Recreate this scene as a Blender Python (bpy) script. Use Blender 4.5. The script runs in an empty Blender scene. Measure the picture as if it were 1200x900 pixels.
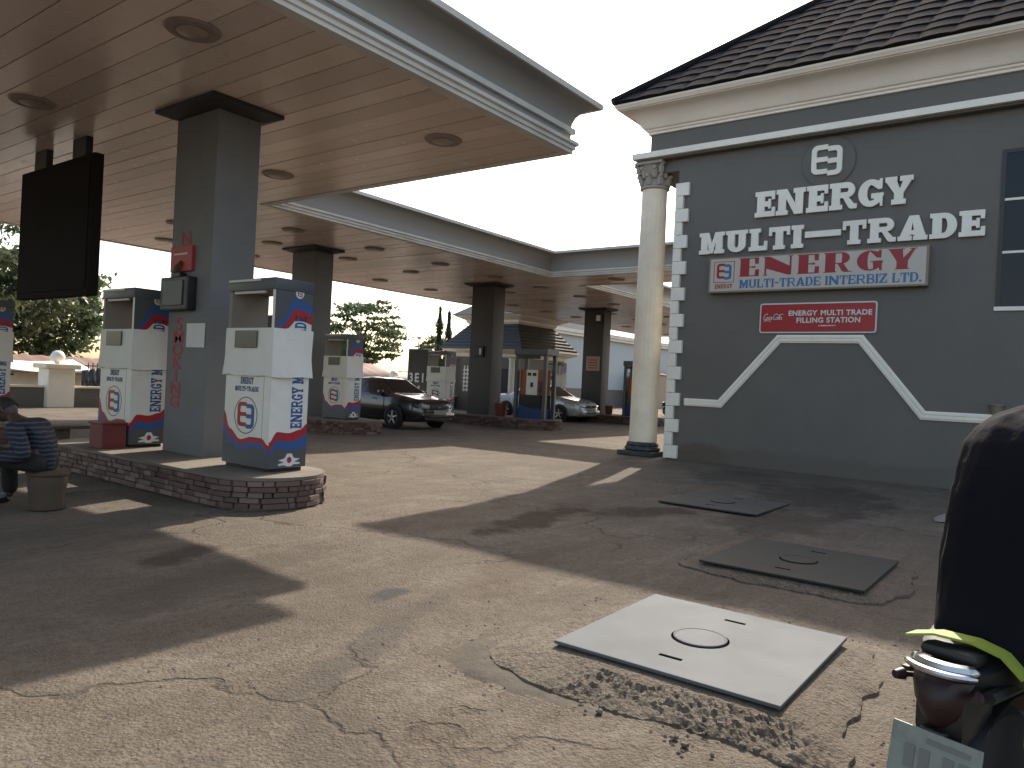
import bpy, bmesh, math, random
from mathutils import Vector, Matrix, noise
random.seed(7)
R_ = math.radians
scn = bpy.context.scene
COL = scn.collection

# ------------------------------------------------------------------ camera
CAMH = 1.4
yaw, pitch, roll = R_(36.857), R_(-0.025), R_(2.778)
Fw = Vector((math.cos(yaw)*math.cos(pitch), math.sin(yaw)*math.cos(pitch), math.sin(pitch)))
r0 = Vector((math.sin(yaw), -math.cos(yaw), 0)); u0 = r0.cross(Fw)
Rt = r0*math.cos(roll)+u0*math.sin(roll); Up = u0*math.cos(roll)-r0*math.sin(roll)
cd = bpy.data.cameras.new('camera'); cam = bpy.data.objects.new('camera', cd); COL.objects.link(cam)
cam.matrix_world = Matrix(((Rt.x, Up.x, -Fw.x, 0), (Rt.y, Up.y, -Fw.y, 0), (Rt.z, Up.z, -Fw.z, CAMH), (0, 0, 0, 1)))
cd.sensor_width = 36; cd.lens = 36*879.16/1200; cd.clip_start = 0.05; cd.clip_end = 5000
scn.camera = cam
# ------------------------------------------------------------------ light
SUN = Vector((1.19, 0.355, 1.0)).normalized()          # towards the sun
wd = bpy.data.worlds.new('World'); scn.world = wd; wd.use_nodes = True
nt = wd.node_tree; bg = nt.nodes['Background']
sky = nt.nodes.new('ShaderNodeTexSky'); sky.sky_type = 'NISHITA'; sky.sun_disc = False
sky.sun_elevation = math.asin(SUN.z); sky.sun_rotation = math.atan2(SUN.x, SUN.y)
sky.dust_density = 2.3; sky.air_density = 1.0; sky.ozone_density = 0.0
tint = nt.nodes.new('ShaderNodeMix'); tint.data_type = 'RGBA'; tint.blend_type = 'MULTIPLY'; tint.inputs[0].default_value = 1; tint.inputs[7].default_value = (1.0, .93, .84, 1)   # dusty dry-season air
nt.links.new(sky.outputs[0], tint.inputs[6]); nt.links.new(tint.outputs[2], bg.inputs[0]); bg.inputs[1].default_value = 0.15
sl = bpy.data.lights.new('sun', 'SUN'); sl.energy = 2.8; sl.angle = R_(0.6); sl.color = (1, .93, .82)
so = bpy.data.objects.new('sun', sl); COL.objects.link(so)
so.rotation_euler = (-SUN).to_track_quat('-Z', 'Y').to_euler(); so.location = SUN*60
vs = scn.view_settings; vs.view_transform = 'Standard'; vs.look = 'None'; vs.gamma = 1; vs.use_curve_mapping = False
vs.exposure = 1.3

# ------------------------------------------------------------------ materials
def srgb(r, g, b):
    f = lambda c: (c/12.92 if c <= .04045 else ((c+.055)/1.055)**2.4)
    return (f(r/255), f(g/255), f(b/255))
class NT:
    def __init__(s, m):
        s.t = m.node_tree; s.n = s.t.nodes
    def new(s, kind, **kw):
        n = s.n.new(kind)
        for k, v in kw.items(): setattr(n, k, v)
        return n
    def link(s, a, b): s.t.links.new(a, b)
    def noise(s, vec, scale, detail=4, rough=.55):
        n = s.new('ShaderNodeTexNoise'); n.inputs['Scale'].default_value = scale
        n.inputs['Detail'].default_value = detail; n.inputs['Roughness'].default_value = rough
        if vec is not None: s.link(vec, n.inputs['Vector'])
        return n.outputs['Fac']
    def ramp(s, fac, stops):
        n = s.new('ShaderNodeValToRGB'); cr = n.color_ramp
        while len(cr.elements) < len(stops): cr.elements.new(.5)
        for e, (p, c) in zip(cr.elements, stops):
            e.position = p; e.color = (c if len(c) == 4 else (*c, 1)) if hasattr(c, '__len__') else (c, c, c, 1)
        s.link(fac, n.inputs[0]); return n.outputs[0]
    def mix(s, fac, a, b, blend='MIX'):
        n = s.new('ShaderNodeMix', data_type='RGBA', blend_type=blend)
        if isinstance(fac, (int, float)): n.inputs[0].default_value = fac
        else: s.link(fac, n.inputs[0])
        for i, c in ((6, a), (7, b)):
            if hasattr(c, 'node'): s.link(c, n.inputs[i])
            else: n.inputs[i].default_value = (*c, 1) if len(c) == 3 else c
        return n.outputs[2]
    def math(s, op, a, b=None, clamp=False):
        n = s.new('ShaderNodeMath', operation=op, use_clamp=clamp)
        for i, c in ((0, a), (1, b)):
            if c is None: continue
            if hasattr(c, 'node'): s.link(c, n.inputs[i])
            else: n.inputs[i].default_value = c
        return n.outputs[0]
MATS = {}
def mat(name, col, rough=.6, metal=0, var=.12, vscale=3, bump=.0, bscale=40, rand=0, dirt=None, dscale=1.2, spec=.5, coat=0, emit=None, trans=0):
    """plain painted/metal surface: base colour with soft blotches, per-object variation, grime and fine relief"""
    if name in MATS: return MATS[name]
    m = bpy.data.materials.new(name); m.use_nodes = True; t = NT(m)
    b = t.n['Principled BSDF']; b.inputs['Roughness'].default_value = rough; b.inputs['Metallic'].default_value = metal
    b.inputs['Specular IOR Level'].default_value = spec
    if coat: b.inputs['Coat Weight'].default_value = coat; b.inputs['Coat Roughness'].default_value = .06
    if trans: b.inputs['Transmission Weight'].default_value = trans
    tc = t.new('ShaderNodeTexCoord'); vec = tc.outputs['Object']
    nf = t.noise(vec, vscale, 6, .6)
    c = t.mix(nf, tuple(x*(1-var) for x in col), tuple(min(1, x*(1+var)) for x in col))
    if dirt:
        df = t.ramp(t.noise(vec, dscale, 8, .7), [(.45, 0), (.72, 1)])
        c = t.mix(t.math('MULTIPLY', df, .6), c, dirt)
    if rand:
        oi = t.new('ShaderNodeObjectInfo')
        f = t.math('ADD', t.math('MULTIPLY', oi.outputs['Random'], 2*rand), 1-rand)
        cc = t.new('ShaderNodeCombineColor')
        for i in range(3): t.link(f, cc.inputs[i])
        c = t.mix(1.0, c, cc.outputs[0], 'MULTIPLY')
    t.link(c, b.inputs['Base Color'])
    rr = t.math('ADD', t.math('MULTIPLY', nf, .2), max(0, rough-.1)); t.link(rr, b.inputs['Roughness'])
    if bump:
        bn = t.new('ShaderNodeBump'); bn.inputs['Strength'].default_value = bump; bn.inputs['Distance'].default_value = .01
        t.link(t.noise(vec, bscale, 8, .65), bn.inputs['Height']); t.link(bn.outputs[0], b.inputs['Normal'])
    if emit: b.inputs['Emission Color'].default_value = (*emit, 1); b.inputs['Emission Strength'].default_value = 1
    MATS[name] = m; return m

GREYW = (.124, .115, .103)
M_wall = mat('grey_wall_paint', GREYW, .6, var=.2, vscale=1.1, bump=.5, bscale=45, dirt=(.108, .102, .093), dscale=.5)
M_white = mat('white_trim_paint', (0.82, 0.78, 0.69), .55, var=.08, vscale=2, bump=.1, bscale=50, dirt=(0.64, 0.6, 0.53))
M_cream = mat('cream_paint', (0.8, 0.7, 0.55), .6, var=.1, vscale=1.5, bump=.12, bscale=40, dirt=(0.58, 0.47, 0.34))
M_cornice = mat('cornice_paint', (0.84, 0.76, 0.67), .55, var=.07, vscale=1.5, bump=.08, bscale=40, dirt=(0.72, 0.64, 0.55))
M_fgrey = mat('fascia_grey_paint', (0.3, 0.285, 0.27), .45, var=.12, vscale=1.2, bump=.08, bscale=30, dirt=(0.24, 0.23, 0.215))
M_flip = mat('fascia_white_paint', (0.62, 0.6, 0.55), .5, var=.08, vscale=2, dirt=(0.42, 0.38, 0.33))
M_colgrey = mat('column_grey_paint', (0.16, 0.163, 0.168), .6, var=.16, vscale=1.6, bump=.25, bscale=50, dirt=(0.115, 0.113, 0.112))
M_colbrown = mat('column_brown_grey_paint', (0.066, 0.059, 0.056), .6, var=.16, vscale=1.6, bump=.2, bscale=50, dirt=(0.048, 0.042, 0.037))
M_cap = mat('cap_dark_metal', (0.032, 0.029, 0.029), .5)
M_dark = mat('black_plastic', (0.010, 0.010, 0.011), .45, var=.2)
M_rubber = mat('tyre_rubber', (0.011, 0.011, 0.011), .85, var=.2, bump=.2)
M_chrome = mat('chrome', (.5, .5, .5), .28, 1, var=.04)
M_pwhite = mat('pump_white_paint', (0.72, 0.69, 0.63), .45, var=.06, vscale=2, dirt=(0.58, 0.52, 0.44), dscale=2.2)
M_pgrey = mat('pump_grey_paint', (0.074, 0.080, 0.087), .45, var=.1)
M_pbeige = mat('pump_beige_inside', (0.223, 0.196, 0.170), .6, var=.1)
M_red = mat('red_paint', (0.337, 0.019, 0.025), .45, var=.1)
M_blue = mat('blue_paint', (0.025, 0.086, 0.259), .45, var=.1)
M_navy = mat('navy_lettering', (0.022, 0.050, 0.158), .5, var=.1)
M_sheet = mat('white_cloth_cover', (0.74, 0.72, 0.66), .85, var=.1, vscale=4, bump=.9, bscale=8, dirt=(0.56, 0.51, 0.44), dscale=2)
M_glass = mat('dark_glass', (.02, .024, .028), .08, var=.1, spec=.6)
M_bglass = mat('blue_tinted_glass', (0.010, 0.014, 0.022), .15, var=.3, vscale=.7, spec=.22)
M_disp = mat('display_glass', (.036, .037, .035), .2, var=.3, vscale=9)
M_conc = mat('island_concrete', (0.162, 0.135, 0.106), .9, var=.18, vscale=4, bump=.5, bscale=40, dirt=(0.090, 0.072, 0.056))
M_tred = mat('letter_dark_red', (0.33, 0.05, 0.055), .6, var=.2, vscale=14)
M_paper = mat('paper', (.62, .62, .60), .8, var=.1, vscale=8)
M_signbg = mat('sign_face_cream', (0.47, 0.43, 0.375), .4, var=.05)
M_signred = mat('sign_red', (0.32, 0.013, 0.02), .35, var=.06)
M_redlet = mat('sign_red_letters', (0.281, 0.009, 0.019), .4, var=.05)
M_cyan = mat('sign_blue_letters', (0.029, 0.137, 0.302), .4, var=.08)
M_tan = mat('sign_frame', (0.223, 0.175, 0.127), .5, var=.15)
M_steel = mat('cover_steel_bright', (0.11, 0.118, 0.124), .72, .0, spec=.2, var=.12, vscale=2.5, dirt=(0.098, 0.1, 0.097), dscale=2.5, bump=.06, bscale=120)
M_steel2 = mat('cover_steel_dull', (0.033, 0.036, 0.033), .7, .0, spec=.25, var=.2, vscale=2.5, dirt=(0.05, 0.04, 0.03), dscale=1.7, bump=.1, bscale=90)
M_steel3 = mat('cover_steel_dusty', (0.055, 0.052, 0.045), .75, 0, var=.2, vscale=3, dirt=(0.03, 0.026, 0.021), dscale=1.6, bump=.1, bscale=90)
M_orange = mat('orange_panel', (0.292, 0.085, 0.021), .5, var=.1)
M_brickred = mat('dark_red_plastic', (0.144, 0.025, 0.022), .55, var=.2)
M_teal = mat('teal_cloth', (.03, .22, .30), .8, var=.2)
M_skin = mat('skin', (.07, .04, .028), .55, var=.15)
M_hair = mat('hair', (.01, .009, .009), .7, var=.2, bump=.5, bscale=90)
M_black_cloth = mat('black_cloth', (0.006, 0.006, 0.0095), .95, spec=.15, var=.3, vscale=6, bump=.35, bscale=25)
M_trouser = mat('dark_trousers', (0.016, 0.014, 0.014), .85, var=.2, vscale=6, bump=.3, bscale=30)
M_lime = mat('yellow_green_strap', (0.245, 0.302, 0.036), .6, var=.12)
M_wood = mat('weathered_wood', (0.075, 0.05, 0.032), .85, var=.25, vscale=6, bump=.4)
M_bark = mat('bark', (0.048, 0.037, 0.029), .9, var=.3, vscale=8, bump=.6)
M_roofd = mat('dark_roof_tile', (0.0075, 0.0075, 0.009), .75, var=.25, vscale=3, rand=.25, bump=.3, bscale=60, spec=.2)
M_rust = mat('rusty_roof_sheet', (0.170, 0.090, 0.066), .75, var=.3, vscale=1.5, dirt=(0.223, 0.175, 0.143))
M_pale = mat('pale_blue_wall', (.40, .44, .45), .7, var=.06, vscale=.4, bump=.1)
M_lens = mat('frosted_lens', (0.32, 0.265, 0.22), .35, var=.15)
M_lampball = mat('white_globe', (.8, .78, .74), .3, var=.04)
M_silver = mat('silver_car_paint', (0.4, 0.41, 0.41), .28, .35, var=.04, coat=.6)
M_bcar = mat('dark_car_paint', (.012, .013, .017), .22, 0, var=.1, coat=1)
M_head = mat('headlight_glass', (.55, .55, .54), .12, .3, var=.15, vscale=20)
M_plate = mat('number_plate', (0.212, 0.228, 0.201), .45, var=.18, vscale=14, dirt=(0.117, 0.106, 0.090), dscale=16)
M_tail = mat('tail_lamp_red', (.018, .004, .004), .5, var=.2)
M_rock = mat('broken_concrete', (0.15, 0.125, 0.098), .95, var=.25, vscale=9, bump=.9, bscale=35, dirt=(0.1, 0.083, 0.064), dscale=5)
M_collar = mat('cement_collar', (0.135, 0.112, 0.086), .92, var=.15, vscale=5, bump=.35, bscale=50, dirt=(0.088, 0.072, 0.055), dscale=2.5)
M_screed = mat('grey_cement_screed', (.098, .084, .068), .95, var=.35, vscale=7, bump=1.0, bscale=30, dirt=(.14, .118, .092), dscale=4, spec=.15)
M_bluebase = mat('column_base_slate', (0.019, 0.027, 0.034), .55, var=.3, vscale=6, dirt=(0.159, 0.143, 0.117), dscale=9)
M_capital = mat('column_capital_paint', (0.34, 0.3, 0.27), .7, var=.12)

def ground_mat():
    m = bpy.data.materials.new('dusty_concrete_ground'); m.use_nodes = True; t = NT(m); b = t.n['Principled BSDF']
    tc = t.new('ShaderNodeTexCoord'); v = tc.outputs['Object']
    big = t.noise(v, .35, 5, .6); mid = t.noise(v, 1.6, 7, .68); fine = t.noise(v, 22, 6, .75); grit = t.noise(v, 85, 3, .6)
    mp = t.new('ShaderNodeMapping'); mp.inputs['Rotation'].default_value = (0, 0, .25); mp.inputs['Scale'].default_value = (.5, 5, 1); t.link(v, mp.inputs[0]); streak = t.noise(mp.outputs[0], 1.4, 6, .7)
    ag = t.new('ShaderNodeTexVoronoi'); ag.inputs['Scale'].default_value = 55; t.link(v, ag.inputs['Vector'])
    c = t.ramp(big, [(.3, (0.110, 0.087, 0.064)), (.48, (0.151, 0.121, 0.091)), (.7, (0.182, 0.152, 0.116))])
    c = t.mix(t.ramp(mid, [(.42, 0), (.62, .75)]), c, (0.105, 0.080, 0.056))
    c = t.mix(t.ramp(mid, [(.30, .6), (.43, 0)]), c, (0.201, 0.173, 0.137))
    c = t.mix(t.ramp(streak, [(.52, 0), (.68, .5)]), c, (0.091, 0.072, 0.054))
    c = t.mix(t.ramp(streak, [(.33, .45), (.45, 0)]), c, (0.195, 0.165, 0.130))
    c = t.mix(t.ramp(fine, [(.36, .75), (.52, 0)]), c, (0.078, 0.063, 0.048))
    c = t.mix(t.ramp(grit, [(.58, 0), (.70, .6)]), c, (0.228, 0.199, 0.163))
    c = t.mix(t.math('MULTIPLY', t.ramp(ag.outputs['Distance'], [(.16, 1), (.3, 0)]), t.ramp(mid, [(.4, 0), (.55, .7)])), c, t.ramp(ag.outputs['Color'], [(.2, (0.094, 0.076, 0.059)), (.8, (0.255, 0.225, 0.184))]))
    # oil and water stains with shapes of their own
    sep = t.new('ShaderNodeSeparateXYZ'); t.link(v, sep.inputs[0])
    wob = t.noise(v, 2.2, 6, .7)
    def stain(cx, cy, rx, ry, ang, colr, amt):
        nonlocal c
        dx = t.math('SUBTRACT', sep.outputs[0], cx); dy = t.math('SUBTRACT', sep.outputs[1], cy)
        ca, sa = math.cos(ang), math.sin(ang)
        u = t.math('DIVIDE', t.math('ADD', t.math('MULTIPLY', dx, ca), t.math('MULTIPLY', dy, sa)), rx)
        w = t.math('DIVIDE', t.math('SUBTRACT', t.math('MULTIPLY', dy, ca), t.math('MULTIPLY', dx, sa)), ry)
        d = t.math('ADD', t.math('MULTIPLY', u, u), t.math('MULTIPLY', w, w))
        d = t.math('ADD', d, t.math('MULTIPLY', t.math('SUBTRACT', wob, .5), 3.2))
        c = t.mix(t.ramp(d, [(.25, amt), (.85, 0)]), c, colr)
    stain(6.6, 4.5, 1.5, .32, .15, (0.038, 0.024, 0.015), .85)
    stain(7.9, 4.0, .9, .35, -.5, (0.040, 0.026, 0.018), .75)
    stain(8.6, 2.6, 1.3, .8, -.2, (0.058, 0.042, 0.031), .6)
    stain(11.2, 2.8, 2.2, 1.2, .2, (0.044, 0.035, 0.029), .7)
    stain(12.5, 4.6, 1.6, 1.0, .2, (0.053, 0.044, 0.035), .6)
    stain(3.5, 3.55, .22, .13, .2, (0.044, 0.044, 0.044), .8)
    stain(3.05, 5.35, .55, .2, .5, (0.040, 0.026, 0.022), .7)
    stain(2.7, 2.9, 1.4, .16, .35, (0.075, 0.064, 0.053), .6)
    stain(2.9, 4.6, 1.5, .3, .3, (.075, .058, .045), .5)
    stain(1.9, 2.2, .8, .25, .9, (.085, .07, .055), .5)
    stain(9.2, 7.6, 1.8, .5, .2, (.10, .083, .065), .5)
    stain(7.4, 5.9, .7, .35, 1.0, (.085, .07, .055), .5)
    stain(4.6, 3.35, .9, .35, .3, (0.093, 0.066, 0.044), .55)
    # cracks
    vo = t.new('ShaderNodeTexVoronoi', feature='DISTANCE_TO_EDGE'); vo.inputs['Scale'].default_value = .42
    vm = t.new('ShaderNodeVectorMath', operation='ADD'); t.link(v, vm.inputs[0])
    nn = t.new('ShaderNodeTexNoise'); nn.inputs['Scale'].default_value = 1.7; nn.inputs['Detail'].default_value = 6; t.link(v, nn.inputs['Vector'])
    t.link(nn.outputs['Color'], vm.inputs[1]); t.link(vm.outputs[0], vo.inputs['Vector'])
    crack = t.math('MULTIPLY', t.ramp(vo.outputs['Distance'], [(.003, 1), (.011, 0)]), t.ramp(big, [(.44, 0), (.54, 1)]))
    c = t.mix(t.math('MULTIPLY', crack, .55), c, (0.058, 0.046, 0.035))
    t.link(c, b.inputs['Base Color']); b.inputs['Roughness'].default_value = .92; b.inputs['Specular IOR Level'].default_value = .25
    h = t.math('ADD', t.math('MULTIPLY', fine, .7), t.math('MULTIPLY', grit, .35))
    h = t.math('SUBTRACT', h, t.math('MULTIPLY', crack, .8)); h = t.math('ADD', h, t.math('MULTIPLY', mid, 1.9)); h = t.math('ADD', h, t.math('MULTIPLY', streak, .6)); h = t.math('SUBTRACT', h, t.math('MULTIPLY', ag.outputs['Distance'], .35))
    bn = t.new('ShaderNodeBump'); bn.inputs['Strength'].default_value = 1.0; bn.inputs['Distance'].default_value = .02
    t.link(h, bn.inputs['Height']); t.link(bn.outputs[0], b.inputs['Normal']); return m
M_ground = ground_mat()

def soffit_mat():
    m = bpy.data.materials.new('glossy_soffit_plank'); m.use_nodes = True; t = NT(m); b = t.n['Principled BSDF']
    tc = t.new('ShaderNodeTexCoord'); v = tc.outputs['Object']; oi = t.new('ShaderNodeObjectInfo')
    geo = t.new('ShaderNodeNewGeometry'); w = geo.outputs['Position']
    n1 = t.noise(w, .8, 6, .65); n2 = t.noise(w, 5, 5, .6)
    c = t.mix(n1, (0.639, 0.506, 0.431), (0.821, 0.679, 0.580))
    c = t.mix(t.ramp(n2, [(.55, 0), (.75, .5)]), c, (0.477, 0.372, 0.317))
    f = t.math('ADD', t.math('MULTIPLY', oi.outputs['Random'], .26), .87)
    cc = t.new('ShaderNodeCombineColor'); [t.link(f, cc.inputs[i]) for i in range(3)]
    c = t.mix(1.0, c, cc.outputs[0], 'MULTIPLY'); t.link(c, b.inputs['Base Color'])
    t.link(t.math('ADD', t.math('MULTIPLY', n2, .22), .13), b.inputs['Roughness'])
    bn = t.new('ShaderNodeBump'); bn.inputs['Strength'].default_value = .06; bn.inputs['Distance'].default_value = .02
    t.link(t.noise(w, 2.5, 3, .5), bn.inputs['Height']); t.link(bn.outputs[0], b.inputs['Normal']); return m
M_soffit = soffit_mat()

def brick_mat():
    m = bpy.data.materials.new('ledge_stone'); m.use_nodes = True; t = NT(m); b = t.n['Principled BSDF']
    oi = t.new('ShaderNodeObjectInfo'); tc = t.new('ShaderNodeNewGeometry')
    c = t.ramp(oi.outputs['Random'], [(0, (0.062, 0.031, 0.026)), (.3, (0.109, 0.057, 0.048)), (.5, (0.201, 0.135, 0.112)), (.7, (0.084, 0.043, 0.037)), (1, (0.251, 0.186, 0.156))])
    t.n[-1].color_ramp.interpolation = 'LINEAR'
    c = t.mix(t.math('MULTIPLY', t.noise(tc.outputs['Position'], 18, 6, .7), .5), c, (0.167, 0.116, 0.097)); t.link(c, b.inputs['Base Color'])
    b.inputs['Roughness'].default_value = .8
    bn = t.new('ShaderNodeBump'); bn.inputs['Strength'].default_value = .5; bn.inputs['Distance'].default_value = .01
    t.link(t.noise(tc.outputs['Position'], 45, 6, .7), bn.inputs['Height']); t.link(bn.outputs[0], b.inputs['Normal']); return m
M_brick = brick_mat()
def facing_mat():       # the same stone, for far islands joined into one part: colour by face island
    m = bpy.data.materials.new('ledge_stone_far'); m.use_nodes = True; t = NT(m); b = t.n['Principled BSDF']
    g = t.new('ShaderNodeNewGeometry')
    c = t.ramp(g.outputs['Random Per Island'], [(0, (0.062, 0.031, 0.026)), (.3, (0.109, 0.057, 0.048)), (.5, (0.184, 0.116, 0.097)), (.7, (0.084, 0.043, 0.037)), (1, (0.217, 0.155, 0.126))])
    t.link(c, b.inputs['Base Color']); b.inputs['Roughness'].default_value = .85; return m
M_brickfar = facing_mat()
def leaf_mat(name, a, bcol):
    m = bpy.data.materials.new(name); m.use_nodes = True; t = NT(m); b = t.n['Principled BSDF']
    g = t.new('ShaderNodeNewGeometry'); c = t.mix(g.outputs['Random Per Island'], a, bcol); t.link(c, b.inputs['Base Color'])
    b.inputs['Roughness'].default_value = .55
    tr = t.new('ShaderNodeBsdfTranslucent'); t.link(c, tr.inputs[0]); mx = t.new('ShaderNodeMixShader'); mx.inputs[0].default_value = .35
    out = t.n['Material Output']; t.link(b.outputs[0], mx.inputs[1]); t.link(tr.outputs[0], mx.inputs[2]); t.link(mx.outputs[0], out.inputs[0]); return m
M_leafA = leaf_mat('foliage_olive', (0.060, 0.086, 0.034), (0.155, 0.162, 0.078))
M_leafB = leaf_mat('foliage_green', (0.043, 0.081, 0.034), (0.119, 0.152, 0.067))
M_leafC = leaf_mat('foliage_dark', (0.024, 0.041, 0.022), (0.060, 0.075, 0.034))
def stripe_mat():
    m = bpy.data.materials.new('navy_striped_shirt'); m.use_nodes = True; t = NT(m); b = t.n['Principled BSDF']
    tc = t.new('ShaderNodeTexCoord'); wv = t.new('ShaderNodeTexWave', bands_direction='Z'); wv.inputs['Scale'].default_value = 7.5
    wv.inputs['Distortion'].default_value = 2.2; wv.inputs['Detail'].default_value = 1; wv.inputs['Detail Scale'].default_value = 1.5
    t.link(tc.outputs['Object'], wv.inputs['Vector'])
    c = t.ramp(wv.outputs['Fac'], [(.60, (.010, .012, .022)), (.85, (.055, .062, .085))]); t.link(c, b.inputs['Base Color']); b.inputs['Roughness'].default_value = .85; return m
M_stripe = stripe_mat()

# ------------------------------------------------------------------ mesh helpers
def tag(o, label=None, cat=None, group=None, kind=None):
    if label: o['label'] = label
    if cat: o['category'] = cat
    if group: o['group'] = group
    if kind: o['kind'] = kind
    return o
def empty(name, loc, label=None, cat=None, group=None, rz=0):
    o = bpy.data.objects.new(name, None); COL.objects.link(o); o.location = loc; o.rotation_euler = (0, 0, rz); o.empty_display_size = .2
    return tag(o, label, cat, group)
def link(name, me, m, parent=None, loc=None):
    if m is not None:
        if len(me.materials): me.materials[0] = m
        else: me.materials.append(m)
    o = bpy.data.objects.new(name, me); COL.objects.link(o); o.parent = parent
    if loc is not None: o.location = loc
    return o
def shift(parent):           # world offset of an unrotated parent chain
    v = Vector((0, 0, 0))
    while parent is not None: v += Vector(parent.location); parent = parent.parent
    return v
class MB:
    def __init__(s): s.v = []; s.f = []
    def add(s, vs, fs):
        n = len(s.v); s.v += [tuple(p) for p in vs]; s.f += [tuple(i+n for i in f) for f in fs]; return s
    def box(s, x0, x1, y0, y1, z0, z1):
        return s.add([(x0, y0, z0), (x1, y0, z0), (x1, y1, z0), (x0, y1, z0), (x0, y0, z1), (x1, y0, z1), (x1, y1, z1), (x0, y1, z1)],
                     [(3, 2, 1, 0), (4, 5, 6, 7), (0, 1, 5, 4), (1, 2, 6, 5), (2, 3, 7, 6), (3, 0, 4, 7)])
    def bbox(s, x0, x1, y0, y1, z0, z1, b=.01):     # bevelled box
        bm = bmesh.new(); bmesh.ops.create_cube(bm, size=1)
        for q in bm.verts: q.co = Vector(((x0+x1)/2+q.co.x*(x1-x0), (y0+y1)/2+q.co.y*(y1-y0), (z0+z1)/2+q.co.z*(z1-z0)))
        bmesh.ops.bevel(bm, geom=bm.edges[:], offset=b, segments=2, affect='EDGES', profile=.6)
        return s.addbm(bm)
    def addbm(s, bm, M=None):
        bm.verts.ensure_lookup_table(); bm.verts.index_update()
        vs = [(M @ q.co) if M else q.co.copy() for q in bm.verts]; fs = [[q.index for q in f.verts] for f in bm.faces]; bm.free(); return s.add(vs, fs)
    def mesh(s, me, M=None):
        vs = [(M @ q.co) if M else q.co for q in me.vertices]; return s.add(vs, [list(p.vertices) for p in me.polygons])
    def tube(s, pts, rad, n=8, cap=True):
        pts = [Vector(p) for p in pts]; k = len(pts); rad = [rad]*k if isinstance(rad, (int, float)) else rad
        rings = []; up = None
        for i, p in enumerate(pts):
            d = (pts[min(i+1, k-1)]-pts[max(i-1, 0)]).normalized()
            if up is None: up = Vector((0, 0, 1)) if abs(d.z) < .9 else Vector((1, 0, 0))
            a = d.cross(up).normalized(); b = a.cross(d).normalized(); up = b
            rings.append([p+(a*math.cos(2*math.pi*j/n)+b*math.sin(2*math.pi*j/n))*rad[i] for j in range(n)])
        vs = [q for r in rings for q in r]; fs = []
        for i in range(k-1):
            for j in range(n): fs.append((i*n+j, (i+1)*n+j, (i+1)*n+(j+1) % n, i*n+(j+1) % n))
        if cap: fs += [tuple(range(n)), tuple(range((k-1)*n, k*n))[::-1]]
        return s.add(vs, fs)
    def lathe(s, prof, n=24, c=(0, 0, 0), axis='Z', flute=None):
        vs = []; fs = []; c = Vector(c); k = len(prof)
        for r, z in prof:
            for j in range(n):
                a = 2*math.pi*j/n; rr = r*(1 if not flute else flute(j, z))
                p = Vector((rr*math.cos(a), rr*math.sin(a), z))
                if axis == 'X': p = Vector((p.z, p.x, p.y))
                if axis == 'Y': p = Vector((p.y, p.z, p.x))
                vs.append(c+p)
        for i in range(k-1):
            for j in range(n): fs.append((i*n+j, i*n+(j+1) % n, (i+1)*n+(j+1) % n, (i+1)*n+j))
        fs += [tuple(range(n))[::-1], tuple(range((k-1)*n, k*n))]
        return s.add(vs, fs)
    def prism(s, poly, z0, z1, M=None):
        n = len(poly); vs = [Vector((x, y, z0)) for x, y in poly]+[Vector((x, y, z1)) for x, y in poly]
        if M: vs = [M @ p for p in vs]
        return s.add(vs, [tuple(range(n))[::-1], tuple(range(n, 2*n))]+[(i, (i+1) % n, n+(i+1) % n, n+i) for i in range(n)])
    def build(s, name, m, parent=None, smooth=False, world=True, fix=True):
        o = shift(parent) if (parent is not None and world) else Vector((0, 0, 0))
        me = bpy.data.meshes.new(name); me.from_pydata([(p[0]-o.x, p[1]-o.y, p[2]-o.z) for p in s.v], [], s.f)
        if fix:
            bm = bmesh.new(); bm.from_mesh(me); bmesh.ops.recalc_face_normals(bm, faces=bm.faces[:]); bm.to_mesh(me); bm.free()
        if smooth:
            me.polygons.foreach_set('use_smooth', [True]*len(me.polygons))
            try: me.set_sharp_from_angle(angle=R_(38 if smooth is True else smooth))
            except Exception: pass
        return link(name, me, m, parent)
def copy_tree(o, parent=None):
    c = o.copy(); COL.objects.link(c); c.parent = parent
    for ch in list(o.children): copy_tree(ch, c)
    return c
FRONT = Matrix(((0, 0, -1, 0), (-1, 0, 0, 0), (0, 1, 0, 0), (0, 0, 0, 1)))     # art drawn in xy put on a face looking to -X
SIDE = Matrix(((1, 0, 0, 0), (0, 0, -1, 0), (0, 1, 0, 0), (0, 0, 0, 1)))       # art drawn in xy put on a face looking to -Y
def art_mesh(loops, depth=.002, bevel=0):
    """flat outlines (even-odd holes) -> solid mesh, back at z=0, front at z=depth"""
    cu = bpy.data.curves.new('art', 'CURVE'); cu.dimensions = '2D'; cu.fill_mode = 'BOTH'; cu.extrude = depth/2; cu.bevel_depth = bevel; cu.bevel_resolution = 1
    for lp in loops:
        sp = cu.splines.new('POLY'); sp.points.add(len(lp)-1); sp.use_cyclic_u = True
        for q, (x, y) in zip(sp.points, lp): q.co = (x, y, 0, 1)
    o = bpy.data.objects.new('art', cu); COL.objects.link(o); dg = bpy.context.evaluated_depsgraph_get(); dg.update()
    me = bpy.data.meshes.new_from_object(o.evaluated_get(dg)); bpy.data.objects.remove(o); bpy.data.curves.remove(cu)
    me.transform(Matrix.Translation((0, 0, depth/2))); return me
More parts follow.
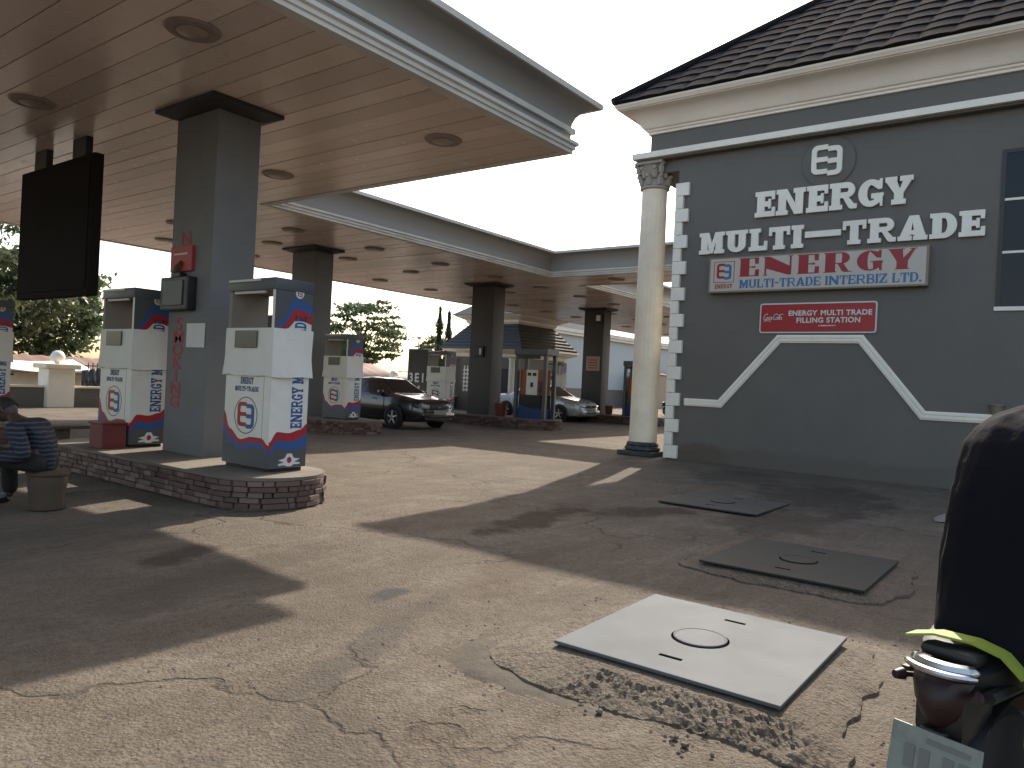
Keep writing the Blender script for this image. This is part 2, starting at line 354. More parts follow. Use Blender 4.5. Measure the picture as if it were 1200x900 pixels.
def font_mesh(text, size, depth=.002, shear=0, spacing=1.0, align='CENTER', bold=0):
    cu = bpy.data.curves.new('txt', 'FONT'); cu.body = text; cu.size = size; cu.extrude = depth/2; cu.shear = shear; cu.space_character = spacing; cu.align_x = align; cu.offset = bold
    o = bpy.data.objects.new('txt', cu); COL.objects.link(o); dg = bpy.context.evaluated_depsgraph_get(); dg.update()
    me = bpy.data.meshes.new_from_object(o.evaluated_get(dg)); bpy.data.objects.remove(o); bpy.data.curves.remove(cu)
    me.transform(Matrix.Translation((0, 0, depth/2))); return me
def put(me, M, name, m, parent, world=True):
    o = shift(parent) if world else Vector((0, 0, 0)); me = me.copy(); me.transform(Matrix.Translation(-o) @ M); me.name = name
    return link(name, me, m, parent)
T = Matrix.Translation
def arc(cx, cy, rx, ry, a0, a1, n=10): return [(cx+rx*math.cos(R_(a0+(a1-a0)*i/n)), cy+ry*math.sin(R_(a0+(a1-a0)*i/n))) for i in range(n+1)]

# slab-serif alphabet, cap height 1: sv stem, sh arm, sf serif thickness, se serif reach, th thin stem
def glyph(ch, w, sv, sh, sf, se, th=None):
    th = th or sv; l0, l1 = se, se+sv; tk = max(sv*.42, .05)
    if ch == 'E': return [[(0, 0), (w, 0), (w, .36), (w-tk, .36), (w-tk*1.1, sh), (l1, sh), (l1, .5-sh/2), (w*.66, .5-sh/2), (w*.66, .5-sh*.9), (w*.66+tk*.8, .5-sh*.9), (w*.66+tk*.8, .5+sh*.9), (w*.66, .5+sh*.9), (w*.66, .5+sh/2), (l1, .5+sh/2), (l1, 1-sh), (w-tk*1.2, 1-sh), (w-tk*1.1, .66), (w-.02, .66), (w-.02, 1), (0, 1), (0, 1-sf), (l0, 1-sf), (l0, sf), (0, sf)]]
    if ch == 'L': return [[(0, 0), (w, 0), (w, .42), (w-tk, .42), (w-tk*1.1, sh), (l1, sh), (l1, 1-sf), (l1+se, 1-sf), (l1+se, 1), (0, 1), (0, 1-sf), (l0, 1-sf), (l0, sf), (0, sf)]]
    if ch == 'I': return [[(0, 0), (2*se+sv, 0), (2*se+sv, sf), (l1, sf), (l1, 1-sf), (2*se+sv, 1-sf), (2*se+sv, 1), (0, 1), (0, 1-sf), (l0, 1-sf), (l0, sf), (0, sf)]]
    if ch == 'T':
        c = w/2; a, b = c-sv/2, c+sv/2
        return [[(a-se, 0), (b+se, 0), (b+se, sf), (b, sf), (b, 1-sh), (w-tk, 1-sh), (w-tk, .62), (w, .62), (w, 1), (0, 1), (0, .62), (tk, .62), (tk, 1-sh), (a, 1-sh), (a, sf), (a-se, sf)]]
    if ch == 'N':
        r0, r1 = w-se-th, w-se; k1 = se+th; g_ = min(se, max(0, (r0-k1)*.22))
        return [[(0, 0), (k1+g_, 0), (k1+g_, sf), (k1, sf), (k1, .62), (r0-.02, 0), (r1, 0), (r1, 1-sf), (w, 1-sf), (w, 1), (r0-g_, 1), (r0-g_, 1-sf), (r0, 1-sf), (r0, .42), (k1+.02, 1), (0, 1), (0, 1-sf), (l0, 1-sf), (l0, sf), (0, sf)]] if th == sv else \
               [[(0, 0), (k1+se, 0), (k1+se, sf), (k1, sf), (k1, 1-sv*1.75), (r0-sv*.15, 0), (r1, 0), (r1, 1-sf), (w, 1-sf), (w, 1), (r0-se, 1), (r0-se, 1-sf), (r0, 1-sf), (r0, sv*1.3), (k1+sv*.35, 1), (0, 1), (0, 1-sf), (l0, 1-sf), (l0, sf), (0, sf)]]
    if ch == 'M':
        k1 = se+th; r0, r1 = w-se-sv, w-se; c = w/2-.02
        return [[(0, 0), (k1+se, 0), (k1+se, sf), (k1, sf), (k1, 1-sv*1.6), (c-sv*.22, .02), (c+sv*.3, .02), (r0, 1-sv*1.6), (r0, sf), (r0-se*.6, sf), (r0-se*.6, 0), (w, 0), (w, sf), (r1, sf), (r1, 1-sf), (w, 1-sf), (w, 1), (r0-sv*.1, 1), (c+.03, .50), (k1+sv*.12, 1), (0, 1), (0, 1-sf), (l0, 1-sf), (l0, sf), (0, sf)]]
    if ch == 'U':
        r1 = w-se; r0 = r1-th; ry = .34
        o = [(l0, ry)]+arc((l0+r1)/2, ry, (r1-l0)/2, ry, 180, 360)+[(r1, 1-sf), (w, 1-sf), (w, 1), (r0-se, 1), (r0-se, 1-sf), (r0, 1-sf), (r0, ry)]
        o += arc((l1+r0)/2, ry, (r0-l1)/2, ry-sh, 360, 180)+[(l1, 1-sf), (l1+se, 1-sf), (l1+se, 1), (0, 1), (0, 1-sf), (l0, 1-sf)]
        return [o]
    if ch in 'RB':
        xr = w-.08 if ch == 'R' else w-.06; top = [(0, 1), (0, 1-sf), (l0, 1-sf), (l0, sf), (0, sf)]
        if ch == 'R':
            o = [(0, 0), (l1+se, 0), (l1+se, sf), (l1, sf), (l1, .42), (w*.5, .42), (w-sv*.95, .05), (w-sv*.7, 0), (w, 0), (w, sf), (w-sv*.3, sf), (w*.70, .44)]
            o += arc(xr-.29*w, .71, .29*w, .29, -75, 90)+top
            h = [(l1, .42+sh), (l1, 1-sh)]+arc(xr-.29*w, .71, .29*w-sv*.75, .29-sh, 90, -90, 8)
            return [o, h]
        o = [(0, 0)]+arc(w-.3*w, .27, .3*w, .27, -90, 80)+arc(w-.34*w, .75, .29*w, .25, -80, 90)+top
        return [o, [(l1, sh), (l1, .5-sh/2)]+arc(w-.3*w, .25, .3*w-sv*.8, .25-sh*.9, 85, -90, 8), [(l1, .5+sh/2), (l1, 1-sh)]+arc(w-.34*w, .75, .29*w-sv*.8, .25-sh*.9, 90, -85, 8)]
    if ch == 'D':
        o = [(0, 0)]+arc(w*.52, .5, w*.48, .5, -90, 90, 14)+[(0, 1), (0, 1-sf), (l0, 1-sf), (l0, sf), (0, sf)]
        return [o, [(l1, sh), (l1, 1-sh)]+arc(w*.52, .5, w*.48-sv, .5-sh, 90, -90, 12)]
    if ch == 'G':
        o = arc(w*.5, .5, w*.5, .5, 62, 300, 18)+[(w*.86, .14), (w*.88, 0), (w*.97, 0), (w*.97, .36), (w, .36), (w, .48), (w*.52, .48), (w*.52, .48-sf), (w*.62, .48-sf), (w*.64, sh+.04)]
        o += arc(w*.5, .5, w*.5-sv, .5-sh, 290, 70, 14)+[(w*.78, .62), (w*.94, .62), (w*.94, 1), (w*.84, 1), (w*.82, .93)]
        return [o]
    if ch == 'Y':
        c = w/2; a, b = c-sv/2, c+sv/2; q = .12*w
        return [[(a-se, 0), (b+se, 0), (b+se, sf), (b, sf), (b, .40), (w-q*.55, 1-sf), (w, 1-sf), (w, 1), (w-q-th*1.1-se, 1), (w-q-th*1.1-se, 1-sf), (w-q-th*.75, 1-sf), (c+.03, .55), (q*.3+sv*1.2, 1-sf), (q+sv*1.1+se*.5, 1-sf), (q+sv*1.1+se*.5, 1), (0, 1), (0, 1-sf), (q*.3, 1-sf), (a, .40), (a, sf), (a-se, sf)]]
    if ch == 'A':
        c = w/2; s2 = sv
        return [[(0, 0), (se*2+th, 0), (se*2+th, sf), (se+th*.95, sf), (se+th*1.15, .22), (w-se-s2*1.2, .22), (w-se-s2*1.05, sf), (w-2*se-s2, sf), (w-2*se-s2, 0), (w, 0), (w, sf), (w-se*.7, sf), (c+s2*.62, 1), (c-s2*.42, 1), (se*.8, sf), (0, sf)],
                [(se+th*1.5, .22+sh*.9), (w-se-s2*1.5, .22+sh*.9), (c-.01, .72)]]
    if ch == 'Z': return [[(0, 0), (w, 0), (w, .36), (w-tk, .36), (w-tk*1.2, sh), (sv*1.25, sh), (w, 1-sh), (w, 1), (0, 1), (0, .64), (tk, .64), (tk*1.2, 1-sh), (w-sv*1.25, 1-sh), (0, sh)]]
    if ch == '-': return [[(0, .42), (w, .42), (w, .42+sh*1.25), (0, .42+sh*1.25)]]
    if ch == '.': return [[(0, 0), (sv, 0), (sv, .2), (0, .2)]]
WID = dict(E=.80, N=1.12, R=.98, G=.86, Y=.92, M=1.12, U=.94, L=.76, T=.84, I=.44, A=.98, D=.86, B=.86, Z=.8)
WID['-'] = .5; WID['.'] = .22; WID[' '] = .35
def slab_line(text, W, H, sv=.25, sh=.17, sf=.15, se=.08, th=None, gap=.07, widths=None):
    """list of (char, loops) laid out to width W, cap height H, origin bottom left"""
    wd_ = [(widths or {}).get(c, WID[c])*(1 if c not in 'I' else (sv+2*se)/.44) for c in text]
    tot = sum(wd_)+gap*(len(text)-1); sx = W/tot; out = []; x = 0
    for c, w in zip(text, wd_):
        if c != ' ': out.append((c, [[((x+px)*sx, py*H) for px, py in lp] for lp in glyph(c, w, sv, sh, sf, se, th)]))
        x += w+gap
    return out
def slab_mesh(text, W, H, depth=.002, **k): return art_mesh([l for c, ls in slab_line(text, W, H, **k) for l in ls], depth)
def logo_loops(s):
    """the two interlocked halves, in a box s x s centred on 0: (left E, right 3)"""
    b = .165; r = .2; off = .07
    L = [(0, .5), (0, .5-b), (-.32, .5-b)]; L = [(0.03, .5+off/2)]+arc(-.5+r, .5+off/2-r, r, r, 90, 180, 5)+arc(-.5+r, -.5+off/2+r, r, r, 180, 270, 5)+[(.03, -.5+off/2), (.03, -.5+off/2+b), (-.5+b+.05, -.5+off/2+b), (-.5+b, -.5+off/2+b+.05), (-.5+b, -b*.5+off/2), (.03, -b*.5+off/2), (.03, b*.5+off/2), (-.5+b, b*.5+off/2), (-.5+b, .5+off/2-b-.05), (-.5+b+.05, .5+off/2-b), (.03, .5+off/2-b)]
    Rr = [(-(x)+.0, y-off) for x, y in L]
    Rr = [(x if x > 0 else .035, y) for x, y in [(max(x, .035), y) for x, y in Rr]]
    return [[(x*s, y*s) for x, y in L]], [[(x*s, y*s) for x, y in Rr]]

# ================================================================== SETTING
def ground_z(x, y):
    d = math.hypot(x-4, y-4); f = max(0, 1-d/16)
    z = (noise.noise((x*.45, y*.45, 3.1))*.03+noise.noise((x*1.7, y*1.7, 8.2))*.013+noise.noise((x*6, y*6, 1.7))*.005-.016)*f
    return min(z, .006)
def axis(lo, hi, c0, c1, fine):
    a = [c0+(c1-c0)*i/int((c1-c0)/fine) for i in range(int((c1-c0)/fine)+1)]; st = fine
    x = c1
    while x < hi: st *= 1.22; x += st; a.append(min(x, hi))
    st = fine; x = c0; b = []
    while x > lo: st *= 1.22; x -= st; b.append(max(x, lo))
    return b[::-1]+a
xs = axis(-700, 900, .4, 9, .06); ys = axis(-700, 900, -.6, 9, .06)
gm = MB(); nx = len(xs)
gm.v = [(x, y, ground_z(x, y)) for y in ys for x in xs]
gm.f = [(j*nx+i, j*nx+i+1, (j+1)*nx+i+1, (j+1)*nx+i) for j in range(len(ys)-1) for i in range(nx-1)]
tag(gm.build('ground', M_ground, smooth=60, fix=False), kind='structure')

# loose pebbles and dust crumbs on the ground
pb = MB()
def pebble(x, y, z, r):
    a = random.random()*6.28; vs = []
    for (px, py, pz) in ((1, 0, 0), (-1, 0, 0), (0, 1, 0), (0, -1, 0), (0, 0, .8), (0, 0, -.5)):
        k = r*random.uniform(.6, 1.2); vs.append((x+(px*math.cos(a)-py*math.sin(a))*k, y+(px*math.sin(a)+py*math.cos(a))*k, z+pz*k))
    pb.add(vs, [(0, 2, 4), (2, 1, 4), (1, 3, 4), (3, 0, 4), (2, 0, 5), (1, 2, 5), (3, 1, 5), (0, 3, 5)])
for i in range(900):
    x = random.uniform(1.6, 9); y = random.uniform(.3, 7)
    pebble(x, y, ground_z(x, y)+.001, random.choice((.004, .005, .006, .008, .011)))
for i in range(120):
    a = random.random()*6.28; k = random.gauss(1.2, .09); x = 3.8+.85*k*math.copysign(abs(math.cos(a))**.6, math.cos(a)); y = 1.55+.85*k*math.copysign(abs(math.sin(a))**.6, math.sin(a))
    pebble(x, y, ground_z(x, y)+.002, random.choice((.004, .005, .007, .011)))
tag(pb.build('gravel', M_rock), 'loose pebbles and crumbs of concrete scattered over the dusty forecourt', 'gravel', kind='stuff')

# ------------------------------------------------------------------ canopy
ZC = 4.7
PX0, PX1, PX2, PX3, PX4 = -6.0, 8.9, 18.97, 20.9, 42.0
PY0, PY1, PY2, PYB = 5.88, 12.95, 21.0, 6.98
outline = [(PX0, PY0), (PX1, PY0), (PX1, PY1), (PX2, PY1), (PX2, PYB), (PX3, PYB), (PX3, PY1), (PX4, PY1), (PX4, PY2), (PX0, PY2)]
canopy = empty('canopy', (8, 17, ZC), 'long flat forecourt canopy with grey flared fascia and brown planked soffit', 'canopy')
def offs(poly, o):
    out = []; n = len(poly)
    for i in range(n):
        p, q, r = Vector(poly[i-1]), Vector(poly[i]), Vector(poly[(i+1) % n])
        d1 = (q-p).normalized(); d2 = (r-q).normalized(); n1 = Vector((d1.y, -d1.x)); n2 = Vector((d2.y, -d2.x)); out.append(q+(n1+n2)*o)
    return out
def sweep(name, prof, m, poly=outline, z=ZC, parent=canopy):
    b = MB(); n = len(poly); k = len(prof)
    for o, dz in prof: b.v += [(p.x, p.y, z+dz) for p in offs(poly, o)]
    for i in range(k-1):
        for j in range(n): b.f.append((i*n+j, i*n+(j+1) % n, (i+1)*n+(j+1) % n, (i+1)*n+j))
    return b.build(name, m, parent, fix=False, smooth=30)
sweep('bottom_moulding', [(-.1, .006), (-.1, 0), (.05, 0), (.05, .045), (.075, .055), (.075, .10), (.11, .115), (.11, .16), (.0, .165)], M_flip)
sweep('fascia_board', [(.02, .165), (.02, .33)], M_fgrey)
sweep('flared_cove', [(.021, .33), (.03, .42), (.06, .5), (.115, .575), (.2, .635), (.3, .665)], M_fgrey)
sweep('top_lip', [(.3, .665), (.34, .66), (.345, .73), (.26, .735), (.2, .70)], M_flip)
nb = MB()
for x0, x1 in ((PX0, -.2), (-.196, 5.6), (5.604, PX1+.07)): nb.box(x0, x1, PY0-.07, PY0-.022, ZC+.275, ZC+.345)
nb.box(PX1+.022, PX1+.07, PY0-.021, PY1-.05, ZC+.275, ZC+.345); nb.build('white_band', M_flip, canopy)
dk = MB()
dk.box(PX0+.01, PX1-.01, PY0+.01, PY2-.01, ZC+.09, ZC+.6); dk.box(PX1-.005, PX4-.01, PY1+.01, PY2-.012, ZC+.088, ZC+.598); dk.box(PX2+.01, PX3-.01, PYB+.01, PY1+.005, ZC+.087, ZC+.597)
dk.build('deck', M_cap, canopy)
ub = bpy.data.meshes.new('soffit_plank'); q = MB().bbox(-.5, .5, -.5, .5, -.5, .5, .004); ub.from_pydata(q.v, [], q.f); ub.materials.append(M_soffit)
PW = .33
def plank(x0, x1, y0, y1):
    o = bpy.data.objects.new('soffit_plank', ub); COL.objects.link(o); o.parent = canopy
    o.location = Vector(((x0+x1)/2, (y0+y1)/2, ZC+.028+random.uniform(-.003, .003)))-shift(canopy); o.scale = (x1-x0-.014, y1-y0-.006, .03)
    o.rotation_euler = (random.uniform(-.0006, .0006), random.uniform(-.006, .006), 0)
def planks(xa, xb, y0, y1):
    n_ = max(1, round((xb-xa)/PW)); w_ = (xb-xa)/n_
    for i_ in range(n_): plank(xa+i_*w_, xa+(i_+1)*w_, y0, y1)
planks(PX0+.09, PX1-.085, PY0+.09, PY2-.09); planks(PX1-.085, PX2+.09, PY1+.09, PY2-.09); planks(PX2+.09, PX3-.09, PYB+.09, PY2-.09); planks(PX3-.09, PX4-.09, PY1+.09, PY2-.09)

# recessed round lights in the soffit
def light_proto():
    r = empty('soffit_light', (0, 0, 0), 'round brown recessed ceiling light under the forecourt canopy', 'ceiling light', 'round lights in the canopy soffit')
    MB().lathe([(.15, .0), (.26, .0), (.265, -.008), (.25, -.026), (.20, -.034), (.165, -.025), (.15, -.02)], 24).build('rim', mat('light_rim', (.26, .205, .17), .5), r, True)
    MB().lathe([(.02, -.018), (.150, -.020), (.15, -.034), (.11, -.045), (.03, -.05)], 24).build('lens', M_lens, r, True)
    return r
lp = light_proto(); first = True
spots = [(.2, 7.05), (3.9, 7.03), (7.6, 7.08), (.2, 10.8), (3.9, 10.8), (7.6, 10.8)]
for yy in (14.6, 16.6, 19.1):
    k = 3.2
    while k < 40: spots.append((k+(yy-14.6)*.42, yy)); k += 2.52
spots += [(19.95, 8.9), (19.95, 11.2)]
def near_col(x, y): return any(abs(x-cx) < 1.0 and abs(y-cy) < 1.2 for cx, cy in ((5.4, 9), (12.7, 16.3), (19.7, 15.9), (27.3, 16.1)))
for (x, y) in spots:
    if near_col(x, y) or x > 41.5: continue
    o = lp if first else copy_tree(lp); first = False; o.location = (x, y, ZC+.012)

# ------------------------------------------------------------------ columns
def column(x0, y0, ztop, m, label, sx=.6, sy=.95, zb=.3):
    r = empty('canopy_column', (x0+sx/2, y0+sy/2, zb), label, 'column', 'rectangular columns holding the canopy')
    MB().bbox(x0, x0+sx, y0, y0+sy, zb-.02, ztop-.1, .018).build('shaft', m, r, True)
    b = MB(); e0, e1 = .02, .2
    lo = [(x0-e0, y0-e0), (x0+sx+e0, y0-e0), (x0+sx+e0, y0+sy+e0), (x0-e0, y0+sy+e0)]; hi = [(x0-e1, y0-e1), (x0+sx+e1, y0-e1), (x0+sx+e1, y0+sy+e1), (x0-e1, y0+sy+e1)]
    b.add([(*p, ztop-.10) for p in lo]+[(*p, ztop-.035) for p in hi]+[(*p, ztop+.008) for p in hi], [(3, 2, 1, 0), (8, 9, 10, 11)]+[(i, (i+1) % 4, 4+(i+1) % 4, 4+i) for i in range(4)]+[(4+i, 4+(i+1) % 4, 8+(i+1) % 4, 8+i) for i in range(4)])
    b.build('capital_plate', M_cap, r)
    return r
c1 = column(5.1, 8.5, ZC, M_colgrey, 'grey canopy column lettered NO SMOKING, standing between two white pumps')
c2 = column(12.4, 15.85, ZC, M_colgrey, 'dark grey bare canopy column directly behind a pump, beside the black car')
c3 = column(19.4, 15.45, ZC, M_colbrown, 'brown-grey canopy column with a small switch box, between the two cars')
c4 = column(27.0, 15.65, ZC, M_colbrown, 'brown-grey canopy column carrying a small cream notice beside the silver car')
# lettering on the first column, read downwards
X1 = 5.1-.003
for ch, yy, zz in zip('NOSMOKING', (9.10, 9.11, 9.17, 9.18, 9.185, 9.19, 9.195, 9.20, 9.20), (2.97, 2.80, 1.88, 1.715, 1.55, 1.385, 1.22, 1.055, .89)):
    put(font_mesh(ch, .225, .004, bold=.0045), T((5.0995, yy, zz)) @ FRONT @ Matrix.Diagonal((1.5, 1, 1, 1)), 'letter', M_tred, c1)
# things fixed to columns
r = empty('red_notice_box', (5.06, 9.13, 2.6), 'small red notice with picture on the NO SMOKING column above a black box', 'notice')
MB().bbox(5.055, 5.098, 8.88, 9.38, 2.62, 2.94, .006).build('panel', M_red, r)
MB().tube([(5.05, 9.2, 2.60), (5.04, 9.16, 2.68), (5.045, 9.1, 2.74)], [.05, .045, .02], 6).build('printed_picture', M_wood, r)
MB().box(5.051, 5.0548, 8.98, 9.3, 2.83, 2.85).build('printed_line', M_paper, r)
r = empty('switch_box', (5.03, 9.13, 2.1), 'black square switch box on the NO SMOKING column', 'switch box')
MB().bbox(4.97, 5.098, 8.80, 9.44, 2.12, 2.54, .015).build('case', M_dark, r)
MB().bbox(4.955, 4.969, 8.9, 9.36, 2.18, 2.49, .004).build('door', M_pgrey, r); MB().bbox(5.0, 5.098, 9.05, 9.2, 2.541, 2.60, .01).build('cable_gland', M_dark, r)
b = MB(); n = 8
for i in range(n+1):
    for j in range(6): b.v.append((5.094-.012*abs(noise.noise((i*.6, j*.7, 4))), 8.98-.42*i/n, 1.66+.30*j/5))
b.f = [(i*6+j, (i+1)*6+j, (i+1)*6+j+1, i*6+j+1) for i in range(n) for j in range(5)]
po = b.build('paper_notice', M_paper); mod = po.modifiers.new('s', 'SOLIDIFY'); mod.thickness = .002
tag(po, 'crumpled white paper notice taped to the NO SMOKING column', 'notice')
r = empty('switch_box', (19.36, 15.9, 2.2), 'small black switch box on the brown column between the cars', 'switch box')
MB().bbox(19.31, 19.398, 15.75, 16.15, 2.25, 2.6, .012).build('case', M_dark, r); MB().bbox(19.3, 19.309, 15.82, 15.9, 2.32, 2.52, .003).build('label_plate', M_paper, r)
r = empty('cream_notice', (26.97, 16.1, 2.1), 'small cream printed notice on the column beside the silver car', 'notice')
MB().bbox(26.97, 26.998, 15.75, 16.4, 2.1, 2.7, .005).build('board', mat('notice_cream', (.42, .31, .24), .6), r)
nm = MB()
for i in range(4): nm.box(26.966, 26.9698, 15.85, 16.3, 2.2+i*.11, 2.24+i*.11)
nm.build('printed_lines', M_tred, r)
r = empty('column_lamp', (26.95, 15.9, 4.1), 'small dark lamp high on the column beside the silver car', 'lamp')
MB().bbox(26.86, 26.998, 15.72, 15.98, 4.1, 4.45, .02).build('housing', M_dark, r); MB().bbox(26.84, 26.859, 16.02-.27, 16.06-.12, 4.16, 4.4, .004).build('lens', M_lampball, r)

# ------------------------------------------------------------------ pump islands
def stadium(cx, hw, y0, y1, n=14):
    return [(cx+hw*math.cos(R_(a)), y0+hw+hw*math.sin(R_(a))) for a in [180+180*i/n for i in range(n+1)]]+[(cx+hw*math.cos(R_(a)), y1-hw+hw*math.sin(R_(a))) for a in [180*i/n for i in range(n+1)]]
def resample(poly, start=0):
    L = [0]; n = len(poly)
    for i in range(n): L.append(L[-1]+(Vector(poly[(i+1) % n])-Vector(poly[i])).length)
    def at(s):
        s %= L[-1]
        for i in range(n):
            if s <= L[i+1]+1e-9:
                p, q = Vector(poly[i]), Vector(poly[(i+1) % n]); return p+(q-p)*((s-L[i])/max(1e-9, L[i+1]-L[i])), (q-p).normalized()
    return at, L[-1]
brick_me = bpy.data.meshes.new('facing_stone'); q = MB().box(-.5, .5, -.5, .5, -.5, .5)
bmm = bmesh.new(); tmp = bpy.data.meshes.new('t'); tmp.from_pydata(q.v, [], q.f); bmm.from_mesh(tmp)
bmesh.ops.bevel(bmm, geom=bmm.edges[:], offset=.06, segments=1, affect='EDGES'); bmm.to_mesh(brick_me); bmm.free(); brick_me.materials.append(M_brick)
def island(cx, hw, y0, y1, h, label, single=False):
    r = empty('pump_island', (cx, (y0+y1)/2, 0), label, 'pump island', 'raised pump islands faced with brown stone')
    MB().prism(stadium(cx, hw-.03, y0+.03, y1-.03), -.05, h-.035).build('core', M_conc, r)
    MB().prism(stadium(cx, hw+.004, y0-.004, y1+.004), h-.034, h).build('top_slab', M_conc, r, True)
    at, L = resample(stadium(cx, hw-.035, y0+.035, y1-.035, 20)); rows = 5; rh = (h-.036)/rows; far = MB()
    for k in range(rows):
        s = random.uniform(0, .2)
        end = s+L
        while s < end-.05:
            w = random.choice((.08, .11, .15, .2, .26)); w = min(w, end-s); p, d = at(s+w/2); out = random.uniform(.012, .05); nrm = Vector((d.y, -d.x))
            ce = Vector((p.x+nrm.x*(.0+out/2), p.y+nrm.y*(out/2), rh*(k+.5))); ang = math.atan2(d.y, d.x)
            vis = (nrm.x < .45 and (p.y < y1-.2))
            if single and vis:
                o = bpy.data.objects.new('facing_stone', brick_me); COL.objects.link(o); o.parent = r; o.location = ce-Vector(r.location); o.rotation_euler = (0, 0, ang); o.scale = (w-.008, out+.03, rh-.007)
            else:
                M = T(ce) @ Matrix.Rotation(ang, 4, 'Z') @ Matrix.Diagonal((w-.008, out+.03, rh-.007, 1)); far.add([M @ Vector(p_) for p_ in q0.v], q0.f)
            s += w
    if far.v: tag(far.build('stone_facing', M_brickfar, r), kind='stuff')
    return r
q0 = MB().box(-.5, .5, -.5, .5, -.5, .5)
IH = .32
isl1 = island(4.98, .63, 6.42, 11.35, IH, 'stone-faced pump island under the NO SMOKING column', True)
isl2 = island(12.55, .75, 13.6, 19.2, IH, 'stone-faced pump island with one pump and the dark grey bare column beside the black car')
isl3 = island(19.7, .75, 12.9, 19.4, IH, 'stone-faced pump island with the orange dispenser between the two cars')
isl4 = island(27.3, .8, 12.9, 19.6, IH, 'stone-faced pump island under the column with the cream notice')
isl5 = island(5.05, .75, 14.3, 19.3, IH, 'stone-faced pump island beyond the bench, behind the seated man')

# ------------------------------------------------------------------ fuel pumps
PD, PWD, PH = .49, .86, 2.10
def wav(pts, n=28):       # smooth curve through points
    out = []
    for i in range(n+1):
        u = pts[0][0]+(pts[-1][0]-pts[0][0])*i/n
        for (a, b) in zip(pts, pts[1:]):
            if a[0]-1e-9 <= u <= b[0]+1e-9:
                t = (u-a[0])/(b[0]-a[0]); t = t*t*(3-2*t); out.append((u, a[1]+(b[1]-a[1])*t)); break
    return out
def pump_proto():
    r = empty('fuel_pump', (0, 0, 0)); hx, hy = PD/2, PWD/2
    MB().bbox(-hx+.03, hx-.03, -hy+.03, hy-.03, 0, .05, .004).build('plinth', M_dark, r)
    cab = MB().bbox(-hx, hx, -hy, hy, .04, 1.40, .012).build('cabinet', M_pwhite, r, True)
    for s in (-1, 1):
        y0, y1 = sorted((s*hy, s*(hy-.05))); MB().bbox(-hx, hx, y0, y1, 1.401, PH-.13, .006).build('side_panel', M_pbeige if s > 0 else M_pwhite, r)
    hood = MB().bbox(-hx-.015, hx+.015, -hy-.008, hy+.008, PH-.13, PH, .012).build('hood', M_pgrey, r, True)
    MB().bbox(-hx-.03, -hx-.0155, -hy+.25, hy-.02, PH-.035, PH-.008, .004).build('light_strip', M_flip, hood)
    MB().bbox(-hx+.02, -hx+.05, -hy+.22, hy-.06, PH-.16, PH-.1305, .004).build('light_strip', M_flip, hood)
    # paint on the front face: u from the left edge as seen, v up
    A = T((-hx-.0005, hy, 0)) @ FRONT
    B = T((-hx, -hy-.0005, 0)) @ SIDE
    w = PWD
    red_t = wav([(0, .63), (.12, .43), (.33, .32), (.55, .36), (.72, .36), (.86, .285)]); red_b = wav([(0, .475), (.14, .34), (.33, .26), (.55, .30), (.72, .30), (.86, .225)]); blu_b = wav([(0, .40), (.14, .27), (.33, .205), (.55, .25), (.72, .255), (.86, .19)])
    def band(top, bot, M, m, name, dep): put(art_mesh([top+bot[::-1]], dep), M, name, m, cab)
    z0 = lambda c: [(c[0][0], .045), (c[-1][0], .045)]
    band(red_t, red_b, A, M_red, 'red_band', .0016); band(red_b, blu_b, A, M_blue, 'blue_band', .0018); band(blu_b, z0(blu_b), A, M_pgrey, 'grey_skirt', .002)
    srt = wav([(0, .32), (.1, .435), (.25, .42), (.4, .455), (.49, .52)]); srb = wav([(0, .235), (.1, .345), (.28, .325), (.4, .36), (.49, .41)]); sbb = wav([(0, .19), (.1, .265), (.28, .23), (.4, .25), (.49, .28)])
    band(srt, srb, B, M_red, 'red_band', .0016); band(srb, sbb, B, M_blue, 'blue_band', .0018); band(sbb, z0(sbb), B, M_pgrey, 'grey_skirt', .002)
    # upper part of the side: grey, blue, red, white
    gt = [(0, PH-.131), (.49, PH-.131)]; bt = wav([(0, 1.50), (.1, 1.66), (.25, 1.89), (.36, 1.87), (.49, 1.84)]); rt = wav([(0, 1.46), (.1, 1.58), (.27, 1.78), (.38, 1.77), (.49, 1.735)]); wt = wav([(0, 1.42), (.16, 1.56), (.3, 1.675), (.49, 1.63)])
    band(gt, bt, B, M_pgrey, 'grey_top', .0016); band(bt, rt, B, M_blue, 'blue_band', .0018); band(rt, wt, B, M_red, 'red_band', .002)
    put(art_mesh([arc(0, 0, .055, .055, 0, 360, 20)[:-1]], .0022), B @ T((.31, 1.955, .002)), 'emblem', M_paper, cab)
    L, Rr = logo_loops(.062); put(art_mesh(L, .001), B @ T((.31, 1.955, .0045)), 'emblem_mark', M_red, cab); put(art_mesh(Rr, .001), B @ T((.31, 1.955, .0045)), 'emblem_mark', M_navy, cab)
    # lettering
    put(slab_mesh('ENERGY', .24, .075), A @ T((.295, .935, 0)), 'lettering', M_navy, cab); put(slab_mesh('MULTI-TRADE', .44, .055), A @ T((.195, .855, 0)), 'lettering', M_navy, cab)
    put(slab_mesh('ENERGY MULTI TRADE', 1.24, .15), B @ T((.415, .47, .0)) @ Matrix.Rotation(math.pi/2, 4, 'Z'), 'lettering', M_blue, cab)
    # round logo
    C0 = A @ T((.42, .59, 0)); put(art_mesh([arc(0, 0, .215, .205, 0, 360, 36)[:-1], arc(0, 0, .205, .195, 0, 360, 36)[:-1]], .002), C0, 'logo_ring', M_pgrey, cab)
    L, Rr = logo_loops(.27); C0 = C0 @ Matrix.Diagonal((1.15, 1, 1, 1)); put(art_mesh(L, .0022), C0, 'logo', M_red, cab); put(art_mesh(Rr, .0022), C0, 'logo', M_blue, cab)
